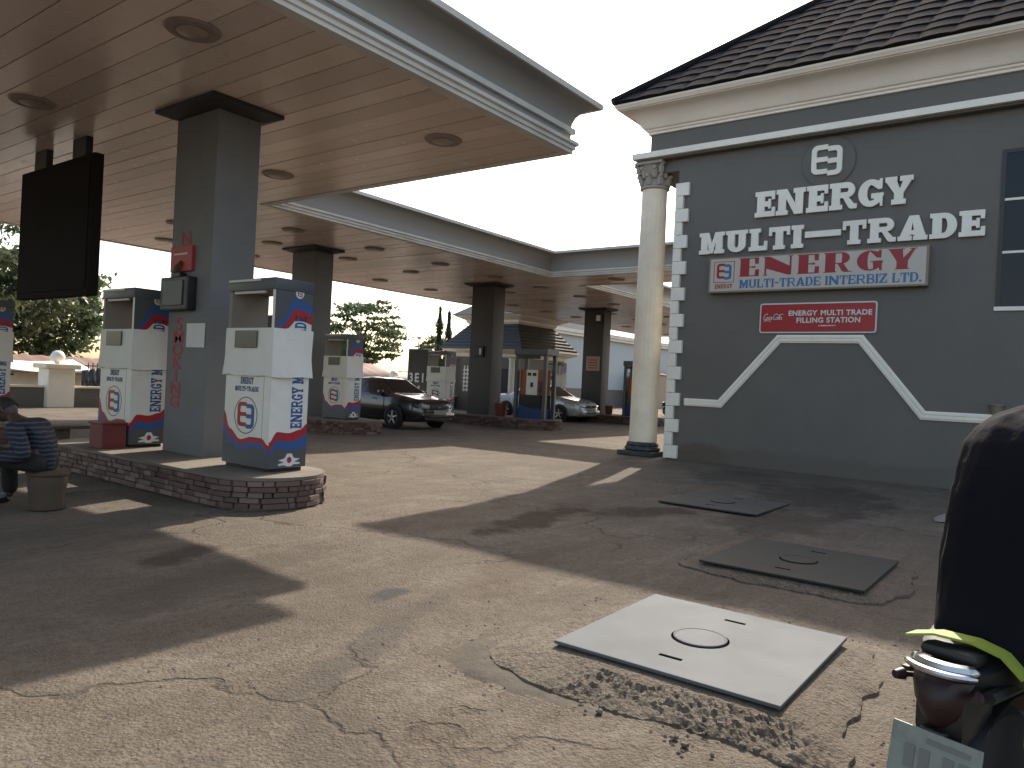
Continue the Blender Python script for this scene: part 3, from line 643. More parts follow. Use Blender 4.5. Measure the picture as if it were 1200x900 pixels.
    # winged badge low on the side
    W0 = B @ T((.27, .115, .002)); put(art_mesh([[(-.14, -.05), (-.06, -.045), (-.03, -.06), (.03, -.06), (.06, -.04), (.14, -.04), (.14, -.02), (.07, -.015), (.14, .02), (.06, .03), (.03, .08), (-.03, .08), (-.06, .03), (-.14, .01), (-.07, -.015), (-.14, -.03)]], .002), W0, 'badge', M_paper, cab)
    put(art_mesh([arc(0, .01, .03, .035, 0, 360, 12)[:-1]], .001), W0 @ T((0, 0, .0025)), 'badge_mark', M_red, cab)
    MB().box(-hx-.0015, -hx-.0003, -.3, -.296, .35, 1.3).build('door_joint', M_pgrey, cab)
    # cloth wrapped round the middle
    b = MB(); e = .014; per = [(-hx-e, hy+e), (-hx-e, -hy-e), (hx+e, -hy-e), (hx+e, hy+e)]; pts = []
    for i in range(4):
        p, q_ = Vector(per[i]), Vector(per[(i+1) % 4]); n_ = 12 if i % 2 == 0 else 7
        for j in range(n_): pts.append(p+(q_-p)*(j/n_))
    n_ = len(pts); rows = 9
    for k in range(rows):
        for i, p in enumerate(pts):
            zt = 1.555; zb = 1.03+.018*noise.noise((p.x*4, p.y*5, 2)); z = zb+(zt-zb)*k/(rows-1)
            o = .010*noise.noise((p.x*5, p.y*6, z*3))+(.022*(1-k/3) if k < 3 else 0); d = Vector(p).normalized(); b.v.append((p.x+d.x*o, p.y+d.y*o, z))
    for k in range(rows-1):
        for i in range(n_): b.f.append((k*n_+i, k*n_+(i+1) % n_, (k+1)*n_+(i+1) % n_, (k+1)*n_+i))
    b.f.append(tuple((rows-1)*n_+i for i in range(n_)))
    sh = b.build('cloth_cover', M_sheet, r, 50)
    MB().bbox(-hx-.034, -hx-.024, -.17, .24, 1.335, 1.525, .003).build('display', M_disp, sh)
    MB().bbox(-.03, .05, -.12, .0, 1.556, 1.72, .01).build('nozzle_boot', M_dark, r)
    return r
pp = pump_proto(); fp = True
LAB = [((5.125, 7.30, IH), 'white fuel pump with red and blue swoosh at the rounded end of the stone island'),
       ((5.105, 10.29, IH), 'white fuel pump beyond the NO SMOKING column, with a red bin in front'),
       ((5.0, 15.33, IH), 'white fuel pump beyond the bench, behind the seated man'),
       ((12.45, 14.62, IH), 'white fuel pump at the island end in front of the black car'),
       ((19.55, 17.78, IH), 'white fuel pump behind the brown column, above the hood of the black car'),
       ((27.25, 18.12, IH), 'white fuel pump standing behind the silver car')]
for loc, lab in LAB:
    o = pp if fp else copy_tree(pp); fp = False; o.location = loc; tag(o, lab, 'fuel pump', 'white fuel pumps of the station')
# orange dispenser with posts
def kiosk_proto():
    r = empty('orange_fuel_dispenser', (0, 0, 0))
    for y in (-.55, .55):
        for x in (-.26, .26): MB().bbox(x-.05, x+.05, y-.06, y+.06, 0, 2.02, .01).build('post', M_pgrey, r)
    h = MB().bbox(-.34, .34, -.64, .64, 2.021, 2.22, .015).build('canopy_top', M_pgrey, r); MB().bbox(-.348, -.341, -.4, .45, 1.9, 2.0, .002).build('price_display', M_dark, h)
    MB().bbox(-.25, .25, -.48, .48, .0, .32, .01).build('lower_cabinet', M_navy, r)
    b = MB().bbox(-.22, .22, -.47, .47, .321, .75, .01).build('middle_cabinet', M_disp, r)
    put(art_mesh([wav([(0, .12), (.3, .03), (.6, .0), (.94, .02)])+[(.94, -.001), (0, -.001)]], .002), T((-.2205, .47, .325)) @ FRONT, 'navy_swoosh', M_navy, b)
    d = MB().bbox(-.2, .2, -.22, .22, .751, 1.55, .01).build('dispenser', M_pwhite, r)
    for y in (-.1, .1): MB().bbox(-.208, -.201, y-.07, y+.07, 1.36, 1.46, .002).build('meter_window', M_dark, d)
    MB().bbox(-.208, -.201, -.06, .05, 1.0, 1.15, .002).build('keypad', M_dark, d)
    for y in (-.34, .34): MB().bbox(-.19, .19, y-.115, y+.115, .751, 1.56, .01).build('orange_panel', M_orange, r)
    hb = MB().tube([(-.22, -.36, 1.1), (-.3, -.4, .8), (-.28, -.44, .3), (-.24, -.40, .75)], .02, 6).build('hose', M_dark, r, True); MB().bbox(-.27, -.2, -.42, -.3, .85, 1.2, .01).build('nozzle', M_brickred, r)
    return r
ks = kiosk_proto(); ks.location = (19.72, 13.85, IH); tag(ks, 'orange and white fuel dispenser between grey posts, in front of the silver car', 'fuel dispenser', 'newer dispensers framed by posts')
k2 = copy_tree(ks); k2.location = (27.3, 14.0, IH); tag(k2, 'fuel dispenser between posts half hidden behind the cream fluted column', 'fuel dispenser', 'newer dispensers framed by posts')
# fire buckets and bins
def bucket(x, y, z, label, rr=.17, h=.36):
    r = empty('fire_bucket', (x, y, z), label, 'bucket', 'dark red fire buckets'); MB().lathe([(rr*.78, 0), (rr, h), (rr*1.06, h), (rr*1.06, h-.02), (rr*.95, h-.02), (rr*.72, .03)], 18, (x, y, z)).build('pail', M_brickred, r, True)
    MB().tube([(x, y-rr, z+h-.02), (x-.06, y-rr*.5, z+h+.06), (x-.08, y, z+h+.09), (x-.06, y+rr*.5, z+h+.06), (x, y+rr, z+h-.02)], .006, 5).build('handle', M_dark, r)
bucket(19.4, 14.95, IH, 'dark red fire bucket in front of the silver car, at the brown column', .22, .42)
bucket(27.15, 15.3, IH, 'dark red fire bucket beside the column with the cream notice')
r = empty('red_bin', (4.62, 9.98, IH), 'dark red square metal bin in front of the pump beyond the NO SMOKING column', 'bin')
MB().bbox(4.50, 4.80, 9.80, 10.15, IH, IH+.31, .01).build('body', M_brickred, r); MB().bbox(4.485, 4.815, 9.785, 10.165, IH+.311, IH+.335, .006).build('rim', M_brickred, r)
# long bracketed board hung from the soffit
r = empty('hanging_board', (4.97, 12.6, 2.37), 'large black board hung from the canopy on two brackets above the bench', 'hanging board')
MB().bbox(4.90, 5.04, 11.30, 13.85, 2.37, 4.42, .02).build('case', mat('board_face', (.018, .016, .0155), .9, bump=.3, bscale=200, spec=.1), r); MB().bbox(4.885, 4.899, 11.4, 13.75, 2.47, 4.32, .004).build('front_panel', mat('board_face', (.012, .011, .011), .9, bump=.3, bscale=200), r)
for y in (11.85, 13.2): MB().bbox(4.92, 5.02, y-.22, y+.22, 4.421, ZC+.012, .01).build('bracket', M_dark, r)

# ================================================================== STATION BUILDING
WX, WY1, WYE, FY = 14.5, 6.77, -9.5, 7.47         # wall face, its left end, far end, entablature end
bld = empty('station_building', (19.5, 0, 0), 'grey two-storey station building with white quoins, cornice and dark tiled hip roof', 'building')
def wall_mat():
    m = M_wall.copy(); m.name = 'grey_wall_stained'; t = NT(m); b = t.n['Principled BSDF']; src = b.inputs['Base Color'].links[0].from_socket
    g = t.new('ShaderNodeNewGeometry'); sp = t.new('ShaderNodeSeparateXYZ'); t.link(g.outputs['Position'], sp.inputs[0])
    n1 = t.noise(g.outputs['Position'], 2.1, 8, .7)
    # splash-back earth stain near the left foot of the wall
    dy = t.math('DIVIDE', t.math('SUBTRACT', sp.outputs[1], 6.05), .75); dz = t.math('DIVIDE', sp.outputs[2], .42)
    d = t.math('ADD', t.math('MULTIPLY', dy, dy), t.math('MULTIPLY', dz, dz)); d = t.math('ADD', d, t.math('MULTIPLY', t.math('SUBTRACT', n1, .5), 3))
    c = t.mix(t.ramp(d, [(.35, .8), (1, 0)]), src, (.085, .065, .048))
    c = t.mix(t.math('MULTIPLY', t.ramp(t.math('ADD', sp.outputs[2], t.math('MULTIPLY', n1, -.5)), [(-.02, 1), (.12, 0)]), .6), c, (.095, .078, .062))
    # faint vertical water streaks
    mp = t.new('ShaderNodeMapping'); mp.inputs['Scale'].default_value = (1, 5, .25); t.link(g.outputs['Position'], mp.inputs[0])
    c = t.mix(t.ramp(t.noise(mp.outputs[0], 1.3, 6, .6), [(.5, 0), (.75, .35)]), c, (.104, .102, .096)); t.link(c, b.inputs['Base Color']); return m
M_wall2 = wall_mat()
MB().box(WX, 25.5, WYE, WY1, -.1, 6.30).build('wall', M_wall2, bld)
MB().box(WX+.015, 25.49, WYE, FY, 6.42, 7.3).build('frieze', M_wall, bld)
MB().box(WX+.02, 25.48, WY1+.001, FY-.02, 6.02, 6.299).build('porch_beam', M_wall, bld)
b = MB(); b.box(14.24, 25.7, WYE, 7.76, 6.30, 6.42); b.build('string_course', M_white, bld)
b = MB(); b.box(14.33, 25.65, WYE, 7.68, 6.262, 6.299); b.build('string_bed_mould', M_wall, bld)
# cornice swept round the two visible sides, then the hip roof
EX0, EY1, EZ = 13.86, 8.08, 7.42
cpoly = [(WX+.015, FY), (WX+.015, WYE), (25.49, WYE), (25.49, FY)][::1]
sweep('cornice', [(.0, 6.86), (.05, 6.86), (.05, 6.90), (.09, 6.92), (.09, 6.955), (.13, 6.965), (.16, 7.0), (.21, 7.10), (.30, 7.20), (.42, 7.27), (.52, 7.30), (.52, 7.315), (.56, 7.32), (.58, 7.36), (.60, 7.38), (.60, 7.42), (.3, 7.46)], M_cornice, cpoly, 0, bld)
# roof: hip, pitch .84
rx0, rx1, ry0, ry1 = WX-.6, 26.1, WYE-.6, FY+.6; PIT = .84; hw = (rx1-rx0)/2; zr = EZ+.02+hw*PIT
rc = [(rx0, ry1, EZ+.02), (rx0, ry0, EZ+.02), (rx1, ry0, EZ+.02), (rx1, ry1, EZ+.02), ((rx0+rx1)/2, ry1-hw, zr), ((rx0+rx1)/2, ry0+hw, zr)]
roof = MB().add(rc, [(0, 1, 5, 4), (1, 2, 5), (2, 3, 4, 5), (3, 0, 4), (0, 3, 2, 1)]).build('roof', M_roofd, bld)
# tiles on the slope facing the forecourt
TW, TC = .52, .40; sl_ = math.atan(PIT); tile_me = bpy.data.meshes.new('roof_tile'); q = MB()
nseg = 8
for i in range(nseg+1):
    u = i/nseg; hgt = .022*math.sin(math.pi*u)**.7+.012
    for (vv, base) in ((0, 1), (1, 1)):
        q.v += [((u-.5)*TW*1.0, (vv-.0)*(TC+.05), hgt+(.014 if vv == 0 else -.012)), ((u-.5)*TW, vv*(TC+.05), -.004)]
for i in range(nseg):
    a = i*4; c_ = a+4; q.f += [(a, c_, c_+2, a+2), (a+1, a+3, c_+3, c_+1), (a, a+1, c_+1, c_), (a+2, c_+2, c_+3, a+3)]
q.f += [(0, 2, 3, 1), (nseg*4, nseg*4+1, nseg*4+3, nseg*4+2)]
tile_me.from_pydata(q.v, [], q.f); bm = bmesh.new(); bm.from_mesh(tile_me); bmesh.ops.recalc_face_normals(bm, faces=bm.faces[:]); bm.to_mesh(tile_me); bm.free()
tile_me.polygons.foreach_set('use_smooth', [True]*len(tile_me.polygons)); tile_me.set_sharp_from_angle(angle=R_(40)); tile_me.materials.append(M_roofd)
# local x -> -Y (left to right along eave), local y -> up the slope (+X,+Z), local z -> outward
TR = Matrix(((0, math.cos(sl_), -math.sin(sl_), 0), (-1, 0, 0, 0), (0, math.sin(sl_), math.cos(sl_), 0), (0, 0, 0, 1)))
cnt = 0; rest = MB(); SLc = hw/math.cos(sl_)
for k in range(int(SLc/TC)):
    s = k*TC; yl = ry1-s*math.cos(sl_); yr = ry0+s*math.cos(sl_); y = yl-.02-(TW/2)*(k % 2)-TW/2
    while y-TW/2 > yr:
        pos = Vector((rx0+s*math.cos(sl_)-.03*math.cos(sl_), y, EZ+.03+s*math.sin(sl_)-.03*math.sin(sl_)))
        Mt = T(pos+Vector((0, random.uniform(-.006, .006), random.uniform(-.003, .004)))) @ TR
        if k < 12 and y > -2.6-.1*k and cnt < 295:
            o = bpy.data.objects.new('roof_tile', tile_me); COL.objects.link(o); o.parent = roof; o.matrix_local = T(-Vector((19.5, 0, 0))) @ Mt; cnt += 1
        else: rest.add([Mt @ Vector(v_) for v_ in q.v], q.f)
        y -= TW
tag(rest.build('tile_field', M_roofd, roof, 40, fix=False), kind='stuff')
hp = MB(); hp.tube([(rx0-.02, ry1+.02, EZ+.06), ((rx0+rx1)/2, ry1-hw, zr+.05)], .085, 8); hp.build('hip_cap', M_roofd, roof, True)
# quoins
kq = 0; z = 0.02; qh = .272
while z+qh < 6.0:
    wq = .26 if kq % 2 == 0 else .14
    MB().bbox(WX-.075, WX+.3, WY1-wq, WY1+.035, z, z+qh-.006, .012).build('quoin', M_white, bld); z += qh; kq += 1
# moulding on the wall: low, up, across, down, low
path = [(WY1-.36, 1.20), (5.66, 1.20), (4.55, 2.50), (3.10, 2.50), (2.06, 1.20), (-3.0, 1.20)]
def strip(w0, w1, dep, name):
    b = MB(); n = len(path); L = []; Rg = []
    for i, (y, z) in enumerate(path):
        p = Vector((y, z)); d1 = (p-Vector(path[i-1])).normalized() if i else None; d2 = (Vector(path[i+1])-p).normalized() if i < n-1 else None
        if d1 is None: d1 = d2
        if d2 is None: d2 = d1
        n1 = Vector((d1.y, -d1.x)); n2 = Vector((d2.y, -d2.x)); mm = (n1+n2)/(1+n1.dot(n2)); L.append(p+mm*w0); Rg.append(p+mm*w1)
    for i in range(n-1):
        a, c_, d, e = L[i], L[i+1], Rg[i+1], Rg[i]; x1_ = WX-dep
        b.add([(WX+.001, a.x, a.y), (WX+.001, c_.x, c_.y), (WX+.001, d.x, d.y), (WX+.001, e.x, e.y), (x1_, a.x, a.y), (x1_, c_.x, c_.y), (x1_, d.x, d.y), (x1_, e.x, e.y)], [(4, 5, 6, 7), (0, 1, 5, 4), (1, 2, 6, 5), (2, 3, 7, 6), (3, 0, 4, 7)])
    return b.build(name, M_white, bld)
strip(-.075, .075, .025, 'wall_moulding'); strip(-.045, -.005, .045, 'moulding_bead'); strip(.02, .06, .045, 'moulding_bead')
# window
win = MB().box(WX-.03, WX+.12, -1.16, 1.11, 2.97, 3.035).build('window', M_white, bld)
b = MB(); b.box(WX-.022, WX+.12, 1.03, 1.09, 3.036, 5.6); b.box(WX-.022, WX+.12, -1.14, -1.08, 3.036, 5.6); b.box(WX-.022, WX+.12, -1.079, 1.029, 5.54, 5.6); b.build('frame', M_cap, win)
for k, (a, c_) in enumerate(((3.036, 3.90), (3.94, 4.76), (4.80, 5.54))):
    for (y0, y1) in ((-.02, 1.03), (-1.079, -.06)): MB().box(WX-.012, WX-.004, y0, y1, a, c_).build('pane', M_bglass, win)
b = MB(); [b.box(WX-.02, WX+.05, -1.079, 1.029, z_, z_+.038) for z_ in (3.901, 4.761)]; b.box(WX-.019, WX+.05, -.059, -.021, 3.036, 5.54); b.build('glazing_bar', M_white, win)
MB().bbox(WX-.22, WX, -1.3, .62, 5.68, 5.86, .02).build('window_hood', M_cap, bld)
# raised lettering
def raised(text, name, y0, y1, z, h, label, widths=None, **k):
    r = empty(name, (WX-.06, y0, z), label, 'lettering')
    for ch, lp in slab_line(text, y0-y1, h, widths=widths, **k):
        put(art_mesh(lp, .055), T((WX-.012, y0, z)) @ FRONT, 'letter' if ch != '-' else 'dash', M_white, r)
    return r
raised('ENERGY', 'raised_wall_lettering', 5.12, 2.37, 4.86, .49, 'large raised white letters reading ENERGY on the grey wall', sv=.30, sh=.21, sf=.18, se=.085, gap=.04)
raised('MULTI-TRADE', 'raised_wall_lettering', 6.23, 1.28, 4.21, .43, 'large raised white letters reading MULTI-TRADE above the cream lit sign', {'-': 1.35}, sv=.30, sh=.21, sf=.18, se=.085, gap=.06)
r = empty('wall_logo', (WX-.05, 3.8, 5.8), 'round grey plaque with raised white interlocked emblem above the word ENERGY', 'logo')
MB().lathe([(.47, 0), (.47, .02), (.44, .035), (.02, .036)], 48, (0, 0, 0)).build('plaque', M_wall, r, True, world=False).matrix_local = T((.045, 0, -.02)) @ FRONT
L, Rr = logo_loops(.54)
for lp in (L, Rr): put(art_mesh(lp, .05), T((WX-.035, 3.82, 5.80)) @ FRONT, 'emblem', M_white, r)
# cream sign box
S = empty('cream_sign_box', (WX-.07, 4.0, 3.4), 'cream sign box with red ENERGY and blue MULTI-TRADE INTERBIZ LTD. lettering', 'sign')
SY0, SY1, SZ0, SZ1, SXF = 5.96, 2.06, 3.40, 4.10, WX-.16
MB().bbox(SXF, WX-.002, SY1, SY0, SZ0, SZ1, .012).build('box', M_tan, S)
MB().box(SXF-.004, SXF-.0005, SY1+.04, SY0-.04, SZ0+.035, SZ1-.03).build('face', M_signbg, S)
SF = T((SXF-.0042, SY0, SZ0)) @ FRONT
put(slab_mesh('ENERGY', 3.1, .36, sv=.36, sh=.055, sf=.045, se=.05, th=.07, gap=.16), SF @ T((.62, .30, 0)), 'lettering', M_redlet, S)
put(slab_mesh('MULTI-TRADE INTERBIZ LTD.', 3.16, .165, sv=.24, sh=.12, sf=.09, se=.05, gap=.07), SF @ T((.64, .075, 0)), 'lettering', M_cyan, S)
bx0, bx1, by0, by1 = .11, .53, .20, .62
put(art_mesh([[(bx0, by0), (bx1, by0), (bx1, by1), (bx0, by1)], [(bx0+.012, by0+.012), (bx1-.012, by0+.012), (bx1-.012, by1-.012), (bx0+.012, by1-.012)]]), SF, 'logo_frame', M_redlet, S)
L, Rr = logo_loops(.30); C0 = SF @ T((.32, .42, 0)); put(art_mesh(L, .002), C0, 'emblem', M_redlet, S); put(art_mesh(Rr, .002), C0, 'emblem', M_cyan, S)
put(slab_mesh('ENERGY', .36, .085), SF @ T((.14, .085, 0)), 'lettering', M_redlet, S)
# red sign
S = empty('red_sign', (WX-.03, 3.9, 2.6), 'red sign with white lettering ENERGY MULTI TRADE FILLING STATION below the cream sign', 'sign')
def rrect(w, h, r_): return arc(w-r_, h-r_, r_, r_, 0, 90, 4)+arc(r_, h-r_, r_, r_, 90, 180, 4)+arc(r_, r_, r_, r_, 180, 270, 4)+arc(w-r_, r_, r_, r_, 270, 360, 4)
SW, SH = 2.08, .57; SF = T((WX-.005, 4.93, 2.61)) @ FRONT
put(art_mesh([rrect(SW, SH, .05)], .03), SF, 'border', M_paper, S); put(art_mesh([rrect(SW-.05, SH-.05, .03)], .004), SF @ T((.025, .025, .031)), 'face', M_signred, S)
def put_words(text, size, cx, y):
    ws = [font_mesh(w_, size, .002, spacing=1.08, bold=.004, align='LEFT') for w_ in text.split()]; wid = [max(v_.co.x for v_ in m_.vertices) for m_ in ws]; x_ = cx-(sum(wid)+size*.42*(len(ws)-1))/2
    for m_, w_ in zip(ws, wid): put(m_, SF @ T((x_, y, .0355)), 'lettering', M_paper, S); x_ += w_+size*.42
put_words('ENERGY MULTI TRADE', .132, 1.27, .33); put_words('FILLING STATION', .132, 1.25, .195)
b = MB(); [b.box(x_, x_+random.uniform(.016, .03), .125, .148, .0355, .037) for x_ in [1.10+.034*i for i in range(9)]]
me = bpy.data.meshes.new('fine_print'); me.from_pydata(b.v, [], b.f); put(me, SF, 'fine_print', M_paper, S)
# flowing script drawn with pen strokes
def script():
    b = MB(); s = .001
    def C(x): return [(x+.075, .10), (x+.055, .115), (x+.02, .10), (x, .06), (x+.005, .02), (x+.035, .0), (x+.07, .02)]
    def O(x, r_=.022): return [(x+r_+r_*math.cos(a*.6283), .026+.026*math.sin(a*.6283)) for a in range(11)]
    st = [C(0), O(.065), [(.155, .045), (.135, .052), (.118, .03), (.128, .004), (.158, .01)], O(.155), [(.199, .045), (.199, .01), (.212, .0)], [(.214, .03), (.236, .03)], C(.235), [(.31, .10), (.36, .085), (.42, .105), (.45, .10)], O(.30), [(.352, .01), (.375, .09), (.385, .10), (.372, .04), (.378, .002), (.395, .01)], O(.392), [(.437, .045), (.437, .008), (.46, .004)], [(.06, -.01), (.02, -.03), (.10, -.015), (.2, -.03)]]
    for p in st: b.tube([(x*.78+y*.25, y, .002) for x, y in p], .0065, 5)
    me = bpy.data.meshes.new('script'); me.from_pydata(b.v, [], b.f); return me
put(script(), SF @ T((.07, .255, .036)), 'script_lettering', M_paper, S)
# small pot standing on the ledge of the moulding
pt = MB().lathe([(.06, 0), (.10, .17), (.115, .17), (.115, .15), (.09, .14), (.055, .02)], 16, (WX-.03, 1.0, 1.276)).build('flower_pot', M_tan, None, True); tag(pt, 'small tan pot on the white wall moulding beside the rider', 'pot')

# fluted corner column
CX, CY = 14.72, 7.43
fc = empty('fluted_column', (CX, CY, 0), 'cream fluted round column with leafy capital and dark base at the building corner', 'column')
b = MB(); b.bbox(CX-.40, CX+.40, CY-.40, CY+.40, 0, .10, .015); b.build('plinth', M_bluebase, fc)
MB().lathe([(.36, .1), (.385, .13), (.38, .17), (.34, .20), (.35, .23), (.33, .27), (.30, .29)], 32, (CX, CY, 0)).build('base_mould', M_bluebase, fc, True)
NF = 20
def fl(j, z):
    a = (j % 4)/4.0; return 1-(.022 if (j % 4) in (1, 2, 3) and .5 < z < 5.6 else 0)*(1 if (j % 4) == 2 else .75)
MB().lathe([(.30, .29), (.30, .49), (.298, .51), (.295, 2), (.285, 4), (.272, 5.55), (.272, 5.62), (.27, 5.70)], NF*4, (CX, CY, 0), flute=fl).build('shaft', M_cream, fc, 50)
MB().lathe([(.27, 5.70), (.31, 5.72), (.315, 5.76), (.28, 5.79), (.27, 5.86), (.285, 6.0), (.33, 6.14), (.36, 6.2)], 32, (CX, CY, 0)).build('bell', M_capital, fc, True)
for ring, (n_, zz, rr, hh, ph) in enumerate(((8, 5.79, .275, .20, 0), (8, 5.93, .285, .22, .39), (4, 6.02, .34, .2, .785))):
    for i in range(n_):
        a = 2*math.pi*i/n_+ph; d = Vector((math.cos(a), math.sin(a), 0)); t_ = Vector((-d.y, d.x, 0)); c_ = Vector((CX, CY, zz)); w_ = .075 if ring < 2 else .07
        MB().tube([c_+d*rr, c_+d*(rr+.02)+Vector((0, 0, hh*.5)), c_+d*(rr+.06)+Vector((0, 0, hh*.85)), c_+d*(rr+.115)+Vector((0, 0, hh*.9)), c_+d*(rr+.12)+Vector((0, 0, hh*.72))], [w_*.8, w_, w_*.8, w_*.55, .02], 6).build('acanthus_leaf', M_capital, fc, True)
MB().bbox(CX-.39, CX+.33, CY-.33, CY+.31, 6.2, 6.26, .012).build('abacus', M_capital, fc)

# ------------------------------------------------------------------ tank covers
def cover(x0, x1, y0, y1, z, m, label, collar_h, tilt=0, th=.018):
    r = empty('tank_cover', ((x0+x1)/2, (y0+y1)/2, z), label, 'manhole cover', 'square steel tank covers'); cx, cy = (x0+x1)/2, (y0+y1)/2; hx, hy = (x1-x0)/2, (y1-y0)/2
    MB().bbox(-hx, hx, -hy, hy, 0, th, .005).build('plate', m, r, world=False)
    MB().lathe([(.14, th), (.14, th+.009), (.132, th+.011), (.128, th+.0085), (.01, th+.0085)], 36, (-.02, .02, 0)).build('lid', m, r, False, world=False)
    MB().lathe([(.152, th), (.152, th+.0015), (.141, th+.0015)], 36, (-.02, .02, 0)).build('lid_gap', mat('slot_shadow', (.006, .006, .006), .95, spec=0), r, world=False)
    for (sx, sy) in ((-.33, .02), (.33, -.02)): MB().bbox(sx*hx*2-.012, sx*hx*2+.012, sy-.06, sy+.06, th, th+.002, .0004).build('lifting_slot', mat('slot_shadow', (.006, .006, .006), .95, spec=0), r, world=False)
    r.rotation_euler = (0, tilt, 0); return r
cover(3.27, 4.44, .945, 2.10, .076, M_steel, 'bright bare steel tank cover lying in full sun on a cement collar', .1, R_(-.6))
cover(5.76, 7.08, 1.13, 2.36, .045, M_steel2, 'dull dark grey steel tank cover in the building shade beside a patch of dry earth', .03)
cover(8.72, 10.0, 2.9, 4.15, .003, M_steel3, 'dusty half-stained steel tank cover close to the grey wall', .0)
def collar(cx, cy, hx, hy, top, reach, name, label, m, rough, seed, front=None):
    b = MB(); n = 800; rings = 30
    for k in range(rings):
        t_ = k/(rings-1)
        for i in range(n):
            sd = 4*i/n; k4 = int(sd); f4 = 2*(sd-k4)-1; ux, uy = ((1, f4), (-f4, 1), (-1, -f4), (f4, -1))[k4]; nn = (abs(ux)**7+abs(uy)**7)**(1/7); ux /= nn; uy /= nn; ca, sa = ux, uy
            re = reach*(1+.45*noise.noise((ca*1.6+seed, sa*1.6, seed))+.14*noise.noise((ca*3.5, sa*3.5, seed)))
            if front: re *= front(ca, sa)
            x = cx+ux*(hx-.06+re*t_); y = cy+uy*(hy-.06+re*t_); wv_ = t_*.04; x += wv_*noise.noise((x*7, y*7, seed)); y += wv_*noise.noise((x*7, y*7, seed+5)); pro = (1-t_**1.5)
            z_ = t_*.2; rg = rough*(1+3.0*min(1, max(0, (-ca-.80)*8))*min(1, max(0, (.55-sa)*4))); ms = min(1, max(0, t_-.22)*6)
            pv = noise.voronoi((x*26+seed, y*26, z_*26), distance_metric='DISTANCE')[0][0] if rg > rough*1.01 else .5
            z = top*pro+ms*(1-t_*.5)*(rg*.45*noise.noise((x*9, y*9, seed))+rg*.5*noise.noise((x*34, y*34, seed))+rg*.4*noise.noise((x*80, y*80, seed))-rg*1.1*max(0, .5-pv))
            if k == 0: z = top-.006
            if k == rings-1: z = ground_z(x, y)-.02
            b.v.append((x, y, z))
    for k in range(rings-1):
        for i in range(n): b.f.append((k*n+i, k*n+(i+1) % n, (k+1)*n+(i+1) % n, (k+1)*n+i))
    b.f.append(tuple(range(n)))
    o = b.build(name, m, None, 25); tag(o, label, 'concrete collar', 'cement collars round the tank covers'); return o
collar(3.855, 1.52, .60, .60, .064, .30, 'cement_collar', 'raised rough cement collar under the bright sunlit tank cover', M_ground, .010, 2.2, lambda c_, s_: .8+.5*max(0, s_)**2+.6*max(0, -c_)**2)
collar(6.42, 1.745, .66, .62, .036, .24, 'cement_collar', 'low cement collar under the dull dark grey tank cover', M_ground, .006, 5.1)
# broken rubble edge on the near side of the sunlit collar
rb = MB()
for i in range(60):
    u = random.random(); y = 1.75-1.1*u; x = 3.08-abs(random.gauss(0, .16))+.05*math.sin(u*9)
    r_ = random.choice((.006, .008, .011, .014, .019)); z = .004; bm = bmesh.new(); bmesh.ops.create_icosphere(bm, subdivisions=1, radius=r_)
    for v_ in bm.verts: v_.co *= random.uniform(.7, 1.15); v_.co.z *= .7
    rb.addbm(bm, T((x, y, z)))
tag(rb.build('rubble', M_rock), 'crumbly broken concrete edge beside the sunlit tank cover', 'rubble', kind='stuff')
# smear of grey cement swept round the collar
sm = MB(); n = 40
for i in range(n+1):
    a = R_(85+115*i/n); ca, sa = math.cos(a), math.sin(a); e = .5; ux = math.copysign(abs(ca)**e, ca); uy = math.copysign(abs(sa)**e, sa)
    wq = .30*math.sin(math.pi*i/n)**.6
    for k in range(5):
        rr = .92+wq*(k/4-.4)+.03*noise.noise((i*.3, k, 3)); x = 3.8+ux*rr+.05*noise.noise((i*.45, k*.9, 7)); y = 1.62+uy*rr+.05*noise.noise((i*.45, k*.9, 9)); sm.v.append((x, y, ground_z(x, y)-.012+.026*math.sin(math.pi*k/4)*math.sin(math.pi*i/n)+.008*noise.noise((x*9, y*9, 1))))
sm.f = [(i*5+k, (i+1)*5+k, (i+1)*5+k+1, i*5+k+1) for i in range(n) for k in range(4)]
o = sm.build('cement_screed', M_screed, None, 60); tag(o, 'curved smear of grey cement beside the sunlit tank cover', 'cement')
# discarded sheet
b = MB(); n = 8
for i in range(n+1):
    for j in range(n+1):
        u, v_ = i/n, j/n; b.v.append((10.25+.3*u, .98+.30*v_+.05*u, .005+.10*u*(1-v_)*1.6+.03*abs(noise.noise((u*3, v_*3, 2)))))
b.f = [(i*(n+1)+j, (i+1)*(n+1)+j, (i+1)*(n+1)+j+1, i*(n+1)+j+1) for i in range(n) for j in range(n)]
o = b.build('crumpled_paper', M_pbeige, None, 60); o.modifiers.new('s', 'SOLIDIFY').thickness = .003; tag(o, 'crumpled pale paper sheet lying on the ground beside the rider', 'paper')

# ================================================================== CARS
def interp(pts, x):
    for a, b in zip(pts, pts[1:]):
        if x <= b[0]+1e-9:
            t = (x-a[0])/(b[0]-a[0]); t = max(0, min(1, t)); return a[1]+(b[1]-a[1])*t
    return pts[-1][1]
TOPZ = [(-2.24, .66), (-2.2, .86), (-2.1, .965), (-1.65, 1.0), (-1.3, 1.02), (-.72, 1.36), (-.4, 1.405), (0, 1.42), (.25, 1.405), (.42, 1.37), (1.08, .985), (1.5, .93), (1.95, .85), (2.12, .77), (2.2, .66), (2.24, .52)]
BELT = [(-2.24, .62), (-2.15, .86), (-1.3, .945), (0, .93), (1.08, .905), (1.9, .79), (2.12, .70), (2.24, .50)]
HALF = [(-2.24, .62), (-2.15, .74), (-1.8, .82), (-1, .855), (.6, .855), (1.5, .83), (1.95, .77), (2.15, .66), (2.24, .54)]
